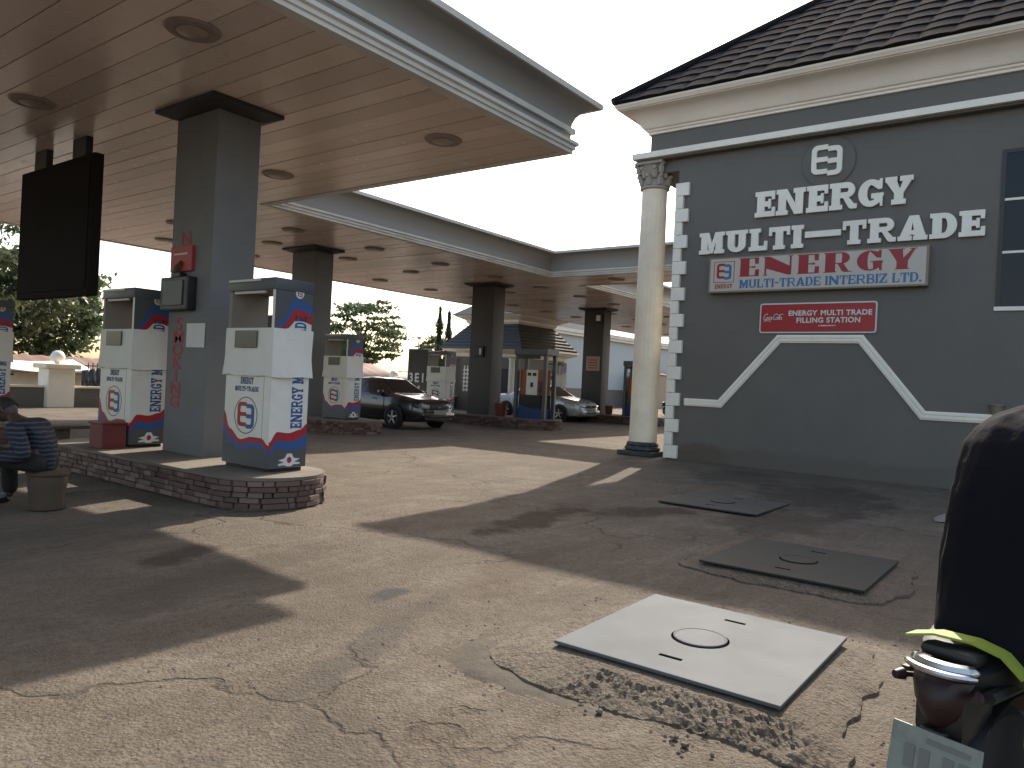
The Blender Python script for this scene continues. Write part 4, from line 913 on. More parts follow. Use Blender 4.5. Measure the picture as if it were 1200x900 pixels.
ROOF = [(-2.24, .55), (-1.65, .66), (-1.3, .62), (-.72, .565), (0, .575), (.42, .565), (1.08, .66), (1.6, .66), (2.1, .55), (2.24, .45)]
BOT = [(-2.24, .34), (-2.0, .24), (-1.6, .2), (1.7, .2), (2.05, .22), (2.24, .30)]
def csec(x):
    zt, zb, w, wr, z0 = interp(TOPZ, x), interp(BELT, x), interp(HALF, x), interp(ROOF, x), interp(BOT, x); zt = max(zt, zb+.02)
    h = [(0, z0), (w*.8, z0), (w*.965, z0+.06), (w, z0+(zb-z0)*.45), (w*.992, zb-.07), (w*.955, zb), (wr+.025, zb+(zt-zb)*.86), (wr*.9, zb+(zt-zb)*.965), (wr*.5, zt-.004), (0, zt)]
    return h
def make_car(name, paint):
    r = empty(name, (0, 0, 0)); b = MB(); xs_ = sorted(set([p[0] for p in TOPZ+BELT+HALF]+[-2.24+4.48*i/60 for i in range(61)])); n = 18
    for x in xs_:
        h = csec(x); ring = [(x, y, z) for y, z in h]+[(x, -y, z) for y, z in h[-2:0:-1]]; b.v += ring
    for i in range(len(xs_)-1):
        for j in range(n): b.f.append((i*n+j, (i+1)*n+j, (i+1)*n+(j+1) % n, i*n+(j+1) % n))
    b.f += [tuple(range(n)), tuple(range((len(xs_)-1)*n, len(xs_)*n))]
    body = b.build('body', paint, r, 32)
    def side_pt(x, f, s, o=.007):
        h = csec(x); (y0, z0), (y1, z1) = h[5], h[6]; d = Vector((z1-z0, -(y1-y0))).normalized(); return (x, s*(y0+(y1-y0)*f+d.x*o), z0+(z1-z0)*f+d.y*o)
    for s in (-1, 1):
        for (xa, xb, sa, sb) in ((-1.02, -.08, .40, 0), (-.02, .86, 0, .44)):
            g = MB(); m_ = 10
            for i in range(m_+1):
                x = xa+(xb-xa)*i/m_; g.v.append(side_pt(x, .10, s)); xt = x+(sa*(1-i/m_) if sa else 0)-(sb*(i/m_) if sb else 0); g.v.append(side_pt(xt, .88, s))
            g.f = [(2*i, 2*i+2, 2*i+3, 2*i+1) for i in range(m_)]; g.build('side_window', M_glass, body, True)
        MB().bbox(.72, .86, s*.87-.07, s*.87+.07, .93, 1.05, .03).build('mirror', paint, body, True)
        for hx_ in (-.35, .55): MB().bbox(hx_-.09, hx_+.09, s*.857-.012, s*.857+.012, .80, .825, .006).build('door_handle', M_dark, body)
        dj = MB(); [dj.box(x_-.004, x_+.004, s*.8535-.004, s*.8535+.004, .36, .86) for x_ in (-.05, .92)]; dj.build('door_joint', M_dark, body)
        hl = MB(); hl.tube([(2.17, s*.60, .655), (2.20, s*.5, .655), (2.235, s*.38, .645)], [.05, .062, .05], 8); hl.build('headlight', M_head, r, True)
        tl = MB(); tl.bbox(-2.245, -2.16, s*.6-.13, s*.6+.13, .70, .86, .02); tl.build('tail_light', M_tail, r)
        MB().tube([(2.235, s*.5, .37), (2.26, s*.5, .37)], .05, 12).build('fog_lamp', M_head, r)
    for (xa, xb, nm) in ((.44, 1.06, 'windscreen'), (-1.28, -.74, 'rear_window')):
        g = MB(); m_ = 8
        for i in range(m_+1):
            x = xa+(xb-xa)*i/m_; h = csec(x); y = h[7][0]*.93; zt = h[9][1]
            for q_ in range(-4, 5): f = q_/4; yy = y*f; zz = zt+(h[7][1]-zt)*abs(f)**2.2; g.v.append((x, yy, zz+.012))
        g.f = [(i*9+j, (i+1)*9+j, (i+1)*9+j+1, i*9+j+1) for i in range(m_) for j in range(8)]; g.build(nm, M_glass, body, True)
    MB().bbox(2.2, 2.262, -.34, .34, .585, .685, .02).build('grille', M_dark, r); MB().tube([(2.262, -.03, .635), (2.268, .03, .635)], .025, 8).build('badge', M_chrome, r)
    MB().bbox(2.15, 2.30, -.62, .62, .33, .50, .05).build('bumper', paint, r, True); MB().bbox(2.28, 2.306, -.38, .38, .36, .41, .01).build('air_intake', M_dark, r)
    MB().bbox(-2.3, -2.15, -.66, .66, .34, .55, .05).build('bumper', paint, r, True)
    pl = MB().bbox(2.302, 2.312, -.24, .24, .44, .555, .004).build('number_plate', M_plate, r)
    for x in (-1.32, 1.34):
        for s in (-1, 1):
            MB().lathe([(.02, .0), (.365, .0), (.365, s*.022), (.02, s*.022)], 28, (x, s*.842, .33), 'Y').build('wheel_arch', M_dark, body)
            w = MB().lathe([(.19, -.09), (.29, -.09), (.31, -.06), (.31, .06), (.29, .09), (.19, .09)], 28, (x, s*.80, .31), 'Y').build('wheel', M_rubber, r, True)
            MB().lathe([(.02, 0), (.195, 0), (.205, s*.03), (.19, s*.045), (.17, s*.02), (.06, s*.03), (.02, s*.035)], 24, (x, s*.862, .31), 'Y').build('rim', M_pgrey, w, True)
            sp_ = MB()
            for k in range(5): a = k*1.2566+.3; sp_.tube([(x+.03*math.cos(a), s*.90, .31+.03*math.sin(a)), (x+.185*math.cos(a), s*.90, .31+.185*math.sin(a))], [.03, .022], 6)
            sp_.build('spokes', M_head, w)
    return r
ca = make_car('parked_car', M_bcar); ca.location = (15.55, 16.38, 0); ca.rotation_euler = (0, 0, R_(-91)); tag(ca, 'black saloon car standing at the pumps beside the dark grey column', 'car', 'saloon cars at the pumps')
cb = make_car('parked_car', M_silver); cb.location = (25.55, 17.45, 0); cb.rotation_euler = (0, 0, R_(-91)); tag(cb, 'silver saloon car behind the orange dispenser', 'car', 'saloon cars at the pumps')

# ================================================================== BACKGROUND
# low perimeter wall with pillars and globe lamps
pw = empty('perimeter_wall', (18, 25.1, 0), 'long low grey perimeter wall with pillars and railing beyond the canopy', 'wall')
MB().box(-4, 40, 25.0, 25.25, -.05, .60).build('wall_panel', M_wall, pw); MB().box(-4, 40, 24.95, 25.30, .60, .66).build('coping', M_cream, pw)
for s0, t_ in ((11.6, 'K A'),):
    pass
rl = MB()
for i in range(190): x = 11.0+i*.14; rl.box(x, x+.02, 25.11, 25.13, .66, 1.42)
rl.box(10.9, 37.7, 25.105, 25.135, 1.30, 1.33); rl.box(10.9, 37.7, 25.105, 25.135, .80, .83); tag(rl.build('railing', M_dark, pw), kind='stuff')
for k, (x, y) in enumerate(((12.6, 24.985), (13.05, 24.985))): MB().bbox(x-.17, x+.17, y-.005, y+.012, .2, .46, .004).build('painted_mark', M_brickred, pw)
for k, x in enumerate((10.1, 17.2, 24.4, 26.9, 34.0)):
    p_ = MB().bbox(x-.38, x+.38, 24.75, 25.5, 0, 1.18, .02).build('pillar', M_white, pw); MB().bbox(x-.5, x+.5, 24.63, 25.62, 1.181, 1.33, .03).build('cap', M_cream, p_)
    MB().lathe([(.02, 1.33), (.07, 1.335), (.07, 1.38), (.16, 1.42), (.2, 1.5), (.205, 1.55), (.19, 1.62), (.14, 1.7), (.06, 1.74), (.01, 1.745)], 20, (x, 25.12, 0)).build('globe_lamp', M_lampball, p_, True)
# corrugated sheet gate leaning behind the wall
b = MB(); n = 60
for i in range(n+1):
    x = 11.2+3.2*i/n; y = 26.0+.03*math.sin(i*1.57); b.v += [(x, y, 0), (x, y, 1.15+.55*i/n)]
b.f = [(2*i, 2*i+2, 2*i+3, 2*i+1) for i in range(n)]; o = b.build('corrugated_sheet', M_disp, None, True); o.modifiers.new('s', 'SOLIDIFY').thickness = .01; tag(o, 'grey corrugated metal sheet fence behind the low wall by the white pillar', 'fence')
def gable_house(x0, x1, y0, y1, zw, zr, wallm, roofm, label, name='house', over=.5, win=2):
    r = empty(name, ((x0+x1)/2, (y0+y1)/2, 0), label, 'house', 'houses beyond the perimeter wall')
    MB().box(x0, x1, y0, y1, 0, zw).build('wall', wallm, r); yc = (y0+y1)/2
    b = MB(); n = 40
    for i in range(n+1):
        x = x0-over+(x1-x0+2*over)*i/n; w = .02*math.sin(i*1.9)
        b.v += [(x, y0-over, zw-.05+w), (x, yc, zr+w), (x, y1+over, zw-.05+w)]
    b.f = [(3*i, 3*i+3, 3*i+4, 3*i+1) for i in range(n)]+[(3*i+1, 3*i+4, 3*i+5, 3*i+2) for i in range(n)]; rf = b.build('roof', roofm, r, True); rf.modifiers.new('s', 'SOLIDIFY').thickness = .04
    for k in range(win):
        xx = x0+(x1-x0)*(k+.5)/win; w_ = MB().box(xx-.6, xx+.6, y0-.03, y0+.02, min(.9, zw-.4), zw-.12).build('window', M_white, r); MB().box(xx-.5, xx+.5, y0-.036, y0-.031, min(1.0, zw-.22), zw-.16).build('pane', M_glass, w_)
    return r
gable_house(9.5, 15.5, 31, 35, 1.05, 1.62, M_cream, M_rust, 'low house with rusty sheet roof left of the corrugated fence', win=3)
gable_house(27, 36.5, 38, 43, 1.5, 2.35, M_wood, M_rust, 'house with rust-red sheet roof behind the globe lamps')
gable_house(38, 46, 41, 46, 1.4, 2.0, M_cream, mat('faded_roof_sheet', (.42, .33, .28), .75, var=.25, vscale=1.5), 'house with pale faded sheet roof under the trees')
gable_house(52, 66, 26.3, 27.6, 2.7, 2.9, M_tan, M_rust, 'long tan wall with brown coping far beyond the fluted column', 'far_shed', .1, 4)
# white awning
b = MB(); n = 12
for i in range(n+1):
    for j in range(n+1): u, v_ = i/n, j/n; b.v.append((9.4+3.0*u, 28.0+1.6*v_, 1.02+.35*v_+.28*(1-math.sin(math.pi*u))*.5))
b.f = [(i*(n+1)+j, (i+1)*(n+1)+j, (i+1)*(n+1)+j+1, i*(n+1)+j+1) for i in range(n) for j in range(n)]
aw = empty('awning', (10.9, 28.8, 0), 'sagging white cloth awning on poles beyond the low wall', 'awning'); o = b.build('cloth', M_sheet, aw, True); o.modifiers.new('s', 'SOLIDIFY').thickness = .01
for x, y in ((9.45, 28.05), (12.35, 28.05), (9.45, 29.55), (12.35, 29.55)): MB().tube([(x, y, 0), (x, y, 1.16 if y < 29 else 1.5)], .025, 6).build('pole', M_wood, aw)
# office with two-tier hip roof
kb = empty('pavilion_building', (31.5, 24, 0), 'small grey pavilion with two-tier dark hip roof and cream eaves behind the silver car', 'building')
def hip(cx, cy, w, zlo, zhi, top, name, m, par, thick=.18):
    b = MB(); lo = [(cx-w, cy-w), (cx+w, cy-w), (cx+w, cy+w), (cx-w, cy+w)]; hi = [(cx-top, cy-top), (cx+top, cy-top), (cx+top, cy+top), (cx-top, cy+top)]
    b.add([(*p, zlo) for p in lo]+[(*p, zhi) for p in hi], [(i, (i+1) % 4, 4+(i+1) % 4, 4+i) for i in range(4)]+[(4, 5, 6, 7), (3, 2, 1, 0)]); return b.build(name, m, par)
kx, ky = 30.7, 23.2
M_roofs = mat('slate_roof_sheet', (.045, .047, .052), .6, var=.2, vscale=2)
MB().box(kx-2.0, kx+2.0, ky-2.0, ky+2.0, 0, 2.75).build('wall', M_wall, kb)
def eaves(cx, cy, w, z, name):
    pr = [(-.55, 0), (-.45, .1), (-.42, .2), (-.2, .3), (-.05, .36), (0, .42)]; b = MB()
    for o, dz in pr: b.v += [(cx-w-o*0+(-o if 0 else 0)-(-o)*-1, cy-w+o*-1*-1, z+dz) for _ in (0,)] if 0 else [(cx+sx*(w+o), cy+sy*(w+o), z+dz) for sx, sy in ((-1, -1), (1, -1), (1, 1), (-1, 1))]
    b.f = [(i*4+j, i*4+(j+1) % 4, (i+1)*4+(j+1) % 4, (i+1)*4+j) for i in range(len(pr)-1) for j in range(4)]; return b.build(name, M_cornice, kb)
eaves(kx, ky, 2.5, 2.6, 'eaves_cornice'); r1_ = hip(kx, ky, 2.6, 3.03, 4.35, 1.5, 'lower_roof', M_roofs, kb)
MB().box(kx-1.3, kx+1.3, ky-1.3, ky+1.3, 4.2, 4.6).build('drum_wall', M_wall, kb); eaves(kx, ky, 2.1, 4.3, 'eaves_cornice'); r2_ = hip(kx, ky, 2.22, 4.73, 6.3, .02, 'upper_roof', M_roofs, kb)
for rf, w, zlo, zhi, top in ((r1_, 2.6, 3.03, 4.35, 1.5),):
    b = MB()
    for k in range(1, 8):
        f = k/8; ww = w+(top-w)*f; z = zlo+(zhi-zlo)*f; b.box(kx-ww-.02, kx-ww+.03, ky-ww, ky+ww, z-.01, z+.035); b.box(kx-ww, kx+ww, ky-ww-.02, ky-ww+.03, z-.012, z+.033)
    tag(b.build('shingle_course', M_roofs, rf), kind='stuff')
d = MB().box(kx-2.06, kx-2.001, ky-1.5, ky-.6, .05, 2.1).build('door', M_dark, kb); MB().box(kx-2.068, kx-2.061, ky-.72, ky-.66, 1.0, 1.1).build('handle', M_chrome, d)
MB().lathe([(.17, 0), (.15, .1), (.14, 2.5), (.18, 2.6)], 16, (kx-2.3, ky-1.85, 0)).build('porch_column', M_white, kb, True); MB().lathe([(.17, 0), (.15, .1), (.14, 2.5), (.18, 2.6)], 16, (kx-2.3, ky+1.85, 0)).build('porch_column', M_white, kb, True)
b = MB(); [b.box(kx-2.02, kx-2.001, ky+.3+i*.2, ky+.36+i*.2, .9, 2.2) for i in range(6)]; [b.box(kx-2.032, kx-2.021, ky+.25, ky+1.4, .95+i*.2, 1.02+i*.2) for i in range(6)]; b.build('window_grille', M_white, kb)
# long pale building
pb_ = empty('pale_building', (50, 31, 0), 'long pale blue building with cream cornice behind the pavilion', 'building')
MB().box(38.6, 66, 28, 30, 1.3, 5.0).build('wall', M_pale, pb_); MB().box(38.58, 66.02, 27.97, 30.02, 0, 1.299).build('dado', M_wall, pb_)
MB().box(38.3, 66.3, 27.7, 30.3, 4.95, 5.12).build('cornice', M_cornice, pb_); MB().box(38.15, 66.45, 27.55, 30.45, 5.121, 5.35).build('cornice_lip', M_flip, pb_)
b = MB(); b.add([(47, 27.5, 5.36), (66.5, 27.5, 5.36), (66.5, 34.5, 5.36), (47, 34.5, 5.36), (50, 31, 7.2), (62, 31, 7.2)], [(0, 1, 5, 4), (1, 2, 5), (2, 3, 4, 5), (3, 0, 4), (3, 2, 1, 0)]); b.build('roof', M_roofs, pb_)
for x in (46.5, 54, 60): w_ = MB().box(x, x+1.2, 27.95, 28.01, 2.0, 3.4).build('window', M_white, pb_); MB().box(x+.08, x+1.12, 27.94, 27.949, 2.08, 3.32).build('pane', M_bglass, w_)
# grey upright sign beside the pump
sg = empty('grey_sign_board', (24.3, 23.4, 0), 'tall grey sign board with white letters beside the pump behind the black car', 'sign')
MB().bbox(24.2, 24.4, 22.75, 24.05, 0, 2.75, .03).build('board', M_disp, sg)
for k, (tx, zz) in enumerate((('3EI', 1.28), ('IM', .72))): [put(font_mesh(c_, .55, .004, bold=.015), T((24.196, 23.45+.36-.36*i_, zz)) @ FRONT, 'letter', M_paper, sg) for i_, c_ in enumerate(tx)]
MB().tube([(24.3, 23.4, 2.75), (24.3, 23.4, 2.95), (24.25, 23.2, 3.0)], .04, 6).build('lamp_arm', M_dark, sg)
bl = MB().bbox(23.2, 24.0, 19.0, 19.5, 0, .38, .02).build('white_block', M_white); tag(bl, 'white painted concrete block beside the brown column', 'block')
# poles
for (x, y, h, rr, lab, m) in ((25.1, 24.3, 3.3, .05, 'slim white lamp post behind the black car', M_white), (19.6, 27.3, 3.6, .05, 'leaning dark pole beyond the low wall', M_wood)):
    p_ = empty('pole', (x, y, 0), lab, 'pole'); MB().tube([(x, y, 0), (x, y, h*.5), (x+(.25 if m is M_wood else 0), y, h)], [rr, rr*.9, rr*.7], 8).build('shaft', m, p_, True); MB().bbox(x-.12+(.25 if m is M_wood else 0), x+.12+(.25 if m is M_wood else 0), y-.05, y+.05, h-.04, h+.06, .02).build('head', m, p_)

# ------------------------------------------------------------------ trees
def tree(name, x, y, h, cw, cz0, m, label, leaf=.16, clumps=70, per=70, seed=1, flat=1.0, cat='tree', lean=(0, 0)):
    rnd = random.Random(seed); r = empty(name, (x, y, 0), label, cat, 'trees beyond the station'); tr = MB(); cc = Vector((x+lean[0], y+lean[1], (cz0+h)/2)); rz = (h-cz0)/2
    tr.tube([(x, y, -.1), (x+.05, y, h*.2), (x+lean[0]*.6+.1*math.sin(seed), y+lean[1]*.6, h*.45), (cc.x, cc.y, h*.7)], [.05*h*.5, .04*h*.5, .03*h*.5, .012*h*.5], 8); tips = []
    for k in range(9):
        a = k*2.4+seed; e = rnd.uniform(.45, .9); t_ = Vector((cc.x+math.cos(a)*cw*e, cc.y+math.sin(a)*cw*e, cc.z+rz*rnd.uniform(-.5, .75))); s_ = Vector((x+lean[0]*.4, y+lean[1]*.4, h*rnd.uniform(.25, .5))); mid_ = (s_+t_)/2+Vector((0, 0, .12*h)); tr.tube([s_, mid_, t_], [.018*h*.6, .011*h*.6, .004*h], 6); tips.append(t_)
    tr.build('trunk', m_b, r, True); lf = MB()
    for k in range(clumps):
        while True:
            p = Vector((rnd.uniform(-1, 1), rnd.uniform(-1, 1), rnd.uniform(-1, 1)))
            if .25 < p.length < 1: break
        p = p.normalized()*(p.length**.5); c = cc+Vector((p.x*cw, p.y*cw, p.z*rz)); c += Vector((noise.noise((c*.6)), noise.noise((c*.6+Vector((9, 0, 0)))), noise.noise((c*.6+Vector((0, 9, 0))))))*cw*.3; cr = cw*rnd.uniform(.14, .30)
        for j in range(per):
            d = Vector((rnd.gauss(0, 1), rnd.gauss(0, 1), rnd.gauss(0, .6)*flat))*cr*.55; q_ = c+d; nr = Vector((rnd.gauss(0, 1), rnd.gauss(0, 1), rnd.gauss(.6, 1))).normalized(); u = nr.orthogonal().normalized(); u = Matrix.Rotation(rnd.random()*6.28, 3, nr) @ u; v_ = nr.cross(u); L_ = leaf*rnd.uniform(.6, 1.3)
            lf.add([q_-u*L_, q_+v_*L_*.45, q_+u*L_, q_-v_*L_*.45], [(0, 1, 2, 3)])
    lf.build('crown', m, r, fix=False); return r
m_b = M_bark
tree('leafy_tree', 12.6, 39, 7.9, 3.4, 1.8, M_leafA, 'wide pale olive tree behind the low house, left of the corrugated fence', .16, 110, 90, 3)
tree('leafy_tree', 15.4, 40, 6.7, 2.6, 1.2, M_leafB, 'bushy green tree behind the corrugated fence', .16, 95, 90, 5)
tree('leafy_tree', 8.5, 37, 8.0, 3.0, 1.8, M_leafC, 'darker tree behind the hanging black box', .16, 70, 80, 8)
tree('feathery_tree', 43.5, 48.5, 7.7, 3.2, 2.2, M_leafB, 'spreading feathery tree above the rust-red roof', .2, 110, 55, 11, .35)
tree('feathery_tree', 50.5, 46.0, 5.4, 2.4, 1.6, M_leafA, 'small rounded tree beside the tall slim columnar tree', .2, 60, 60, 12, .6)
tree('leafy_tree', 36.5, 47.5, 4.8, 2.6, 1.2, M_leafC, 'low dark tree behind the pump at the island end', .2, 50, 60, 21)
tree('leafy_tree', 76, 36, 6.2, 3.0, 2, M_leafC, 'dark tree far beyond the fluted column', .22, 50, 50, 15)
def spire(x, y, h, rr, label, seed):
    rnd = random.Random(seed); r = empty('columnar_tree', (x, y, 0), label, 'tree', 'tall slim columnar trees'); MB().tube([(x, y, -.1), (x, y, h*.95)], [.1, .02], 6).build('trunk', M_bark, r); lf = MB()
    for i in range(2600):
        z = h*(.12+.88*rnd.random()); w = rr*min(1, (h-z)/h*4+.25)*(.8+.3*math.sin(z*3+seed)); a = rnd.random()*6.28; d = w*rnd.random()**.5; c = Vector((x+math.cos(a)*d, y+math.sin(a)*d, z)); u = Vector((math.cos(a), math.sin(a), -1.2)).normalized()*.16; v_ = Vector((-math.sin(a), math.cos(a), 0))*.05; lf.add([c-u, c+v_, c+u, c-v_], [(0, 1, 2, 3)])
    lf.build('crown', M_leafC, r, fix=False)
spire(49.2, 45.2, 7.9, .42, 'tall slim columnar tree with twin neighbour behind the grey sign board', 2); spire(50.2, 45.0, 7.6, .36, 'slightly shorter slim columnar tree beside its taller twin', 4)
spire(43.0, 55.0, 9.4, .5, 'dark slim columnar tree rising above the spreading feathery tree', 6)

# ================================================================== PEOPLE
def skin_mesh(joints, edges, sub=2):
    me = bpy.data.meshes.new('skin'); me.from_pydata([j[0] for j in joints], edges, []); o = bpy.data.objects.new('skin', me); COL.objects.link(o)
    o.modifiers.new('k', 'SKIN')
    lay = me.skin_vertices[0].data if len(me.skin_vertices) else None
    for i, j in enumerate(joints): lay[i].radius = (j[1], j[1]) if isinstance(j[1], (int, float)) else j[1]; lay[i].use_root = (i == 0)
    s_ = o.modifiers.new('s', 'SUBSURF'); s_.levels = sub; s_.render_levels = sub
    dg = bpy.context.evaluated_depsgraph_get(); dg.update(); out = bpy.data.meshes.new_from_object(o.evaluated_get(dg)); bpy.data.objects.remove(o)
    out.polygons.foreach_set('use_smooth', [True]*len(out.polygons)); return out
def head_parts(par, c, fwd, s=1.0, tilt=0):
    """face, ears, hair round centre c, looking along fwd (z tilt in radians, + = down)"""
    fwd = Vector(fwd).normalized(); left = Vector((0, 0, 1)).cross(fwd).normalized(); fw = (Matrix.Rotation(tilt, 3, left) @ fwd); up = fw.cross(left); M = Matrix(((fw.x, left.x, up.x, c[0]), (fw.y, left.y, up.y, c[1]), (fw.z, left.z, up.z, c[2]), (0, 0, 0, 1)))
    bm = bmesh.new(); bmesh.ops.create_uvsphere(bm, u_segments=24, v_segments=18, radius=1)
    for v_ in bm.verts:
        x, y, z = v_.co; k = 1-.28*max(0, -z)**1.5; v_.co = Vector((x*.098*(k if x > 0 else 1-.12*max(0, -z))+(.012 if z < 0 and x > 0 else 0), y*.078*k, z*.118))
        if x > .85 and abs(y) < .35 and -.35 < z < .15: v_.co.x += .018
    b = MB().addbm(bm, M @ Matrix.Scale(s, 4)); hd = b.build('head', M_skin, par, 60)
    for sg_ in (-1, 1):
        b = MB(); b.tube([M @ Vector((-.01*s, sg_*.078*s, -.03*s)), M @ Vector((-.012*s, sg_*.088*s, 0)), M @ Vector((-.016*s, sg_*.084*s, .028*s))], [.012*s, .016*s, .012*s], 6); b.build('ear', M_skin, hd, True)
        b = MB(); b.tube([M @ Vector((.087*s, sg_*.033*s, .008*s)), M @ Vector((.094*s, sg_*.033*s, .008*s))], .011*s, 8); b.build('eye', M_paper, hd, True)
    b = MB(); b.tube([M @ Vector((.086*s, -.025*s, -.058*s)), M @ Vector((.097*s, 0, -.06*s)), M @ Vector((.086*s, .025*s, -.058*s))], .007*s, 6); b.build('mouth', M_tail, hd, True)
    bm = bmesh.new(); bmesh.ops.create_uvsphere(bm, u_segments=24, v_segments=18, radius=1); bmesh.ops.delete(bm, geom=[v_ for v_ in bm.verts if v_.co.z < -.25 or (v_.co.x > .35 and v_.co.z < .45)], context='VERTS')
    for v_ in bm.verts: v_.co = Vector((v_.co.x*.108-.004, v_.co.y*.088, v_.co.z*.126+.004))
    b = MB().addbm(bm, M @ Matrix.Scale(s, 4)); b.build('hair', M_hair, hd, True); return hd
def hand(par, wrist, d, up, s=1.0):
    wrist, d, up = Vector(wrist), Vector(d).normalized(), Vector(up); side = d.cross(up).normalized(); up = side.cross(d); b = MB(); W = lambda a, q_, r: wrist+d*a*s+side*q_*s+up*r*s
    b.tube([W(-.01, 0, 0), W(.03, 0, .004), W(.075, 0, .004), W(.09, 0, 0)], [.024*s, .034*s, .036*s, .02*s], 8)
    for k, (q_, L_) in enumerate(((-.03, .062), (-.01, .075), (.01, .07), (.028, .055))): b.tube([W(.08, q_, 0), W(.08+L_*.5, q_*1.1, -.008), W(.08+L_*.8, q_*1.1, -.03), W(.08+L_*.85, q_*1.1, -.05)], [.010*s, .0095*s, .009*s, .006*s], 6)
    b.tube([W(.02, -.03, -.005), W(.045, -.055, -.012), W(.07, -.06, -.03)], [.013*s, .011*s, .008*s], 6); return b.build('hand', M_skin, par, True)
def person(name, org, ax, J, label, cloth, trous, headf, tilt, group=None, legs=True, s=1.0):
    """J: local joints (forward, left, up) from org with forward axis ax"""
    ax = Vector(ax).normalized(); lf = Vector((-ax.y, ax.x, 0)); O = Vector(org); P = lambda k: O+ax*J[k][0]+lf*J[k][1]+Vector((0, 0, J[k][2]))
    r = empty(name, org, label, 'person', group); rad = J['_r']
    names = ['pelvis', 'spine', 'chest', 'neck', 'head', 'shL', 'elL', 'wrL', 'shR', 'elR', 'wrR', 'hipL', 'knL', 'anL', 'toL', 'hipR', 'knR', 'anR', 'toR']; ix = {n_: i for i, n_ in enumerate(names)}
    E = [('pelvis', 'spine'), ('spine', 'chest'), ('chest', 'neck'), ('neck', 'head'), ('chest', 'shL'), ('shL', 'elL'), ('elL', 'wrL'), ('chest', 'shR'), ('shR', 'elR'), ('elR', 'wrR'), ('pelvis', 'hipL'), ('hipL', 'knL'), ('knL', 'anL'), ('anL', 'toL'), ('pelvis', 'hipR'), ('hipR', 'knR'), ('knR', 'anR'), ('anR', 'toR')]
    B0 = dict(pelvis=.12, spine=.115, chest=.125, neck=.052, head=.06, shL=.06, shR=.06, elL=.042, elR=.042, wrL=.03, wrR=.03, hipL=.085, hipR=.085, knL=.058, knR=.058, anL=.04, anR=.04, toL=.035, toR=.035)
    me = skin_mesh([(P(n_), B0[n_]) for n_ in names], [(ix[a], ix[b]) for a, b in E]); me.transform(T(-O)); link('body', me, M_skin, r)
    def garment(nm, keep, grow, m):
        kk = [n_ for n_ in names if n_ in keep]; jx = {n_: i for i, n_ in enumerate(kk)}
        me = skin_mesh([(P(n_), grow.get(n_, B0[n_]+.022)) for n_ in kk], [(jx[a], jx[b]) for a, b in E if a in jx and b in jx]); me.transform(T(-O)); return link(nm, me, m, r)
    if not J.get('_jacket'): garment('shirt', ['pelvis', 'spine', 'chest', 'shL', 'elL', 'wrL', 'shR', 'elR', 'wrR']+['hipL', 'hipR'], rad, cloth)
    garment('trousers', ['pelvis', 'hipL', 'knL', 'anL', 'hipR', 'knR', 'anR'], dict(pelvis=.10, hipL=.105, hipR=.105, knL=.085, knR=.085, anL=.07, anR=.07), trous)
    for k in 'LR':
        b = MB(); a_, t_ = P('an'+k), P('to'+k); b.tube([a_+Vector((0, 0, -.01)), (a_+t_)/2+Vector((0, 0, -.015)), t_], [.05, .05, .035], 8); b.build('shoe', M_dark, r, True); d = P('wr'+k)-P('el'+k); hand(r, P('wr'+k), d, Vector((0, 0, 1)), 1.0)
    hf = ax*headf[0]+lf*headf[1]; head_parts(r, P('head')+Vector((0, 0, .02)), hf, 1.0, tilt); return r
r3 = Vector((.6, -.8, 0)); f3 = Vector((.8, .6, 0))
# seated man, bent forward over his knees: he faces away to the left along -r3
J = dict(pelvis=(-.02, 0, .46), spine=(.05, 0, .62), chest=(.17, 0, .77), neck=(.29, 0, .85), head=(.37, 0, .90), shL=(.18, .18, .78), elL=(-.02, .29, .53), wrL=(.30, .24, .49), shR=(.18, -.18, .78), elR=(.22, -.26, .53), wrR=(.42, -.10, .52),
         hipL=(.0, .10, .44), knL=(.43, .17, .50), anL=(.38, .17, .09), toL=(.54, .18, .035), hipR=(.0, -.10, .44), knR=(.44, -.16, .5), anR=(.4, -.16, .09), toR=(.56, -.17, .035), _r=dict(pelvis=.165, spine=.165, chest=.175, shL=.095, shR=.095, elL=.078, elR=.078, wrL=.06, wrR=.06, hipL=.13, hipR=.13))
person('person', (3.05, 7.80, 0), -r3, J, 'person in a navy striped long-sleeved shirt, seated hunched over, head down', M_stripe, M_trouser, (1, 0), .75)
stl = empty('low_stool', (3.08, 7.8, 0), 'low worn log stool under the seated person in the striped shirt', 'stool')
MB().lathe([(.155, 0), (.16, .03), (.15, .12), (.165, .22), (.17, .29), (.16, .315)], 20, (3.1, 7.8, 0)).build('log', M_wood, stl, True); MB().lathe([(.165, .316), (.185, .325), (.185, .35), (.17, .36), (.02, .365)], 20, (3.1, 7.8, 0)).build('seat', M_wood, stl, True)
bn_ = empty('bench', (5.3, 12.7, 0), 'plain wooden bench standing between two pump islands behind the seated person', 'bench'); MB().bbox(3.9, 5.55, 12.45, 12.85, .36, .41, .01).build('seat', M_wood, bn_)
for x in (4.05, 5.2): MB().bbox(x-.05, x+.06, 12.5, 12.8, 0, .359, .008).build('leg', M_wood, bn_)
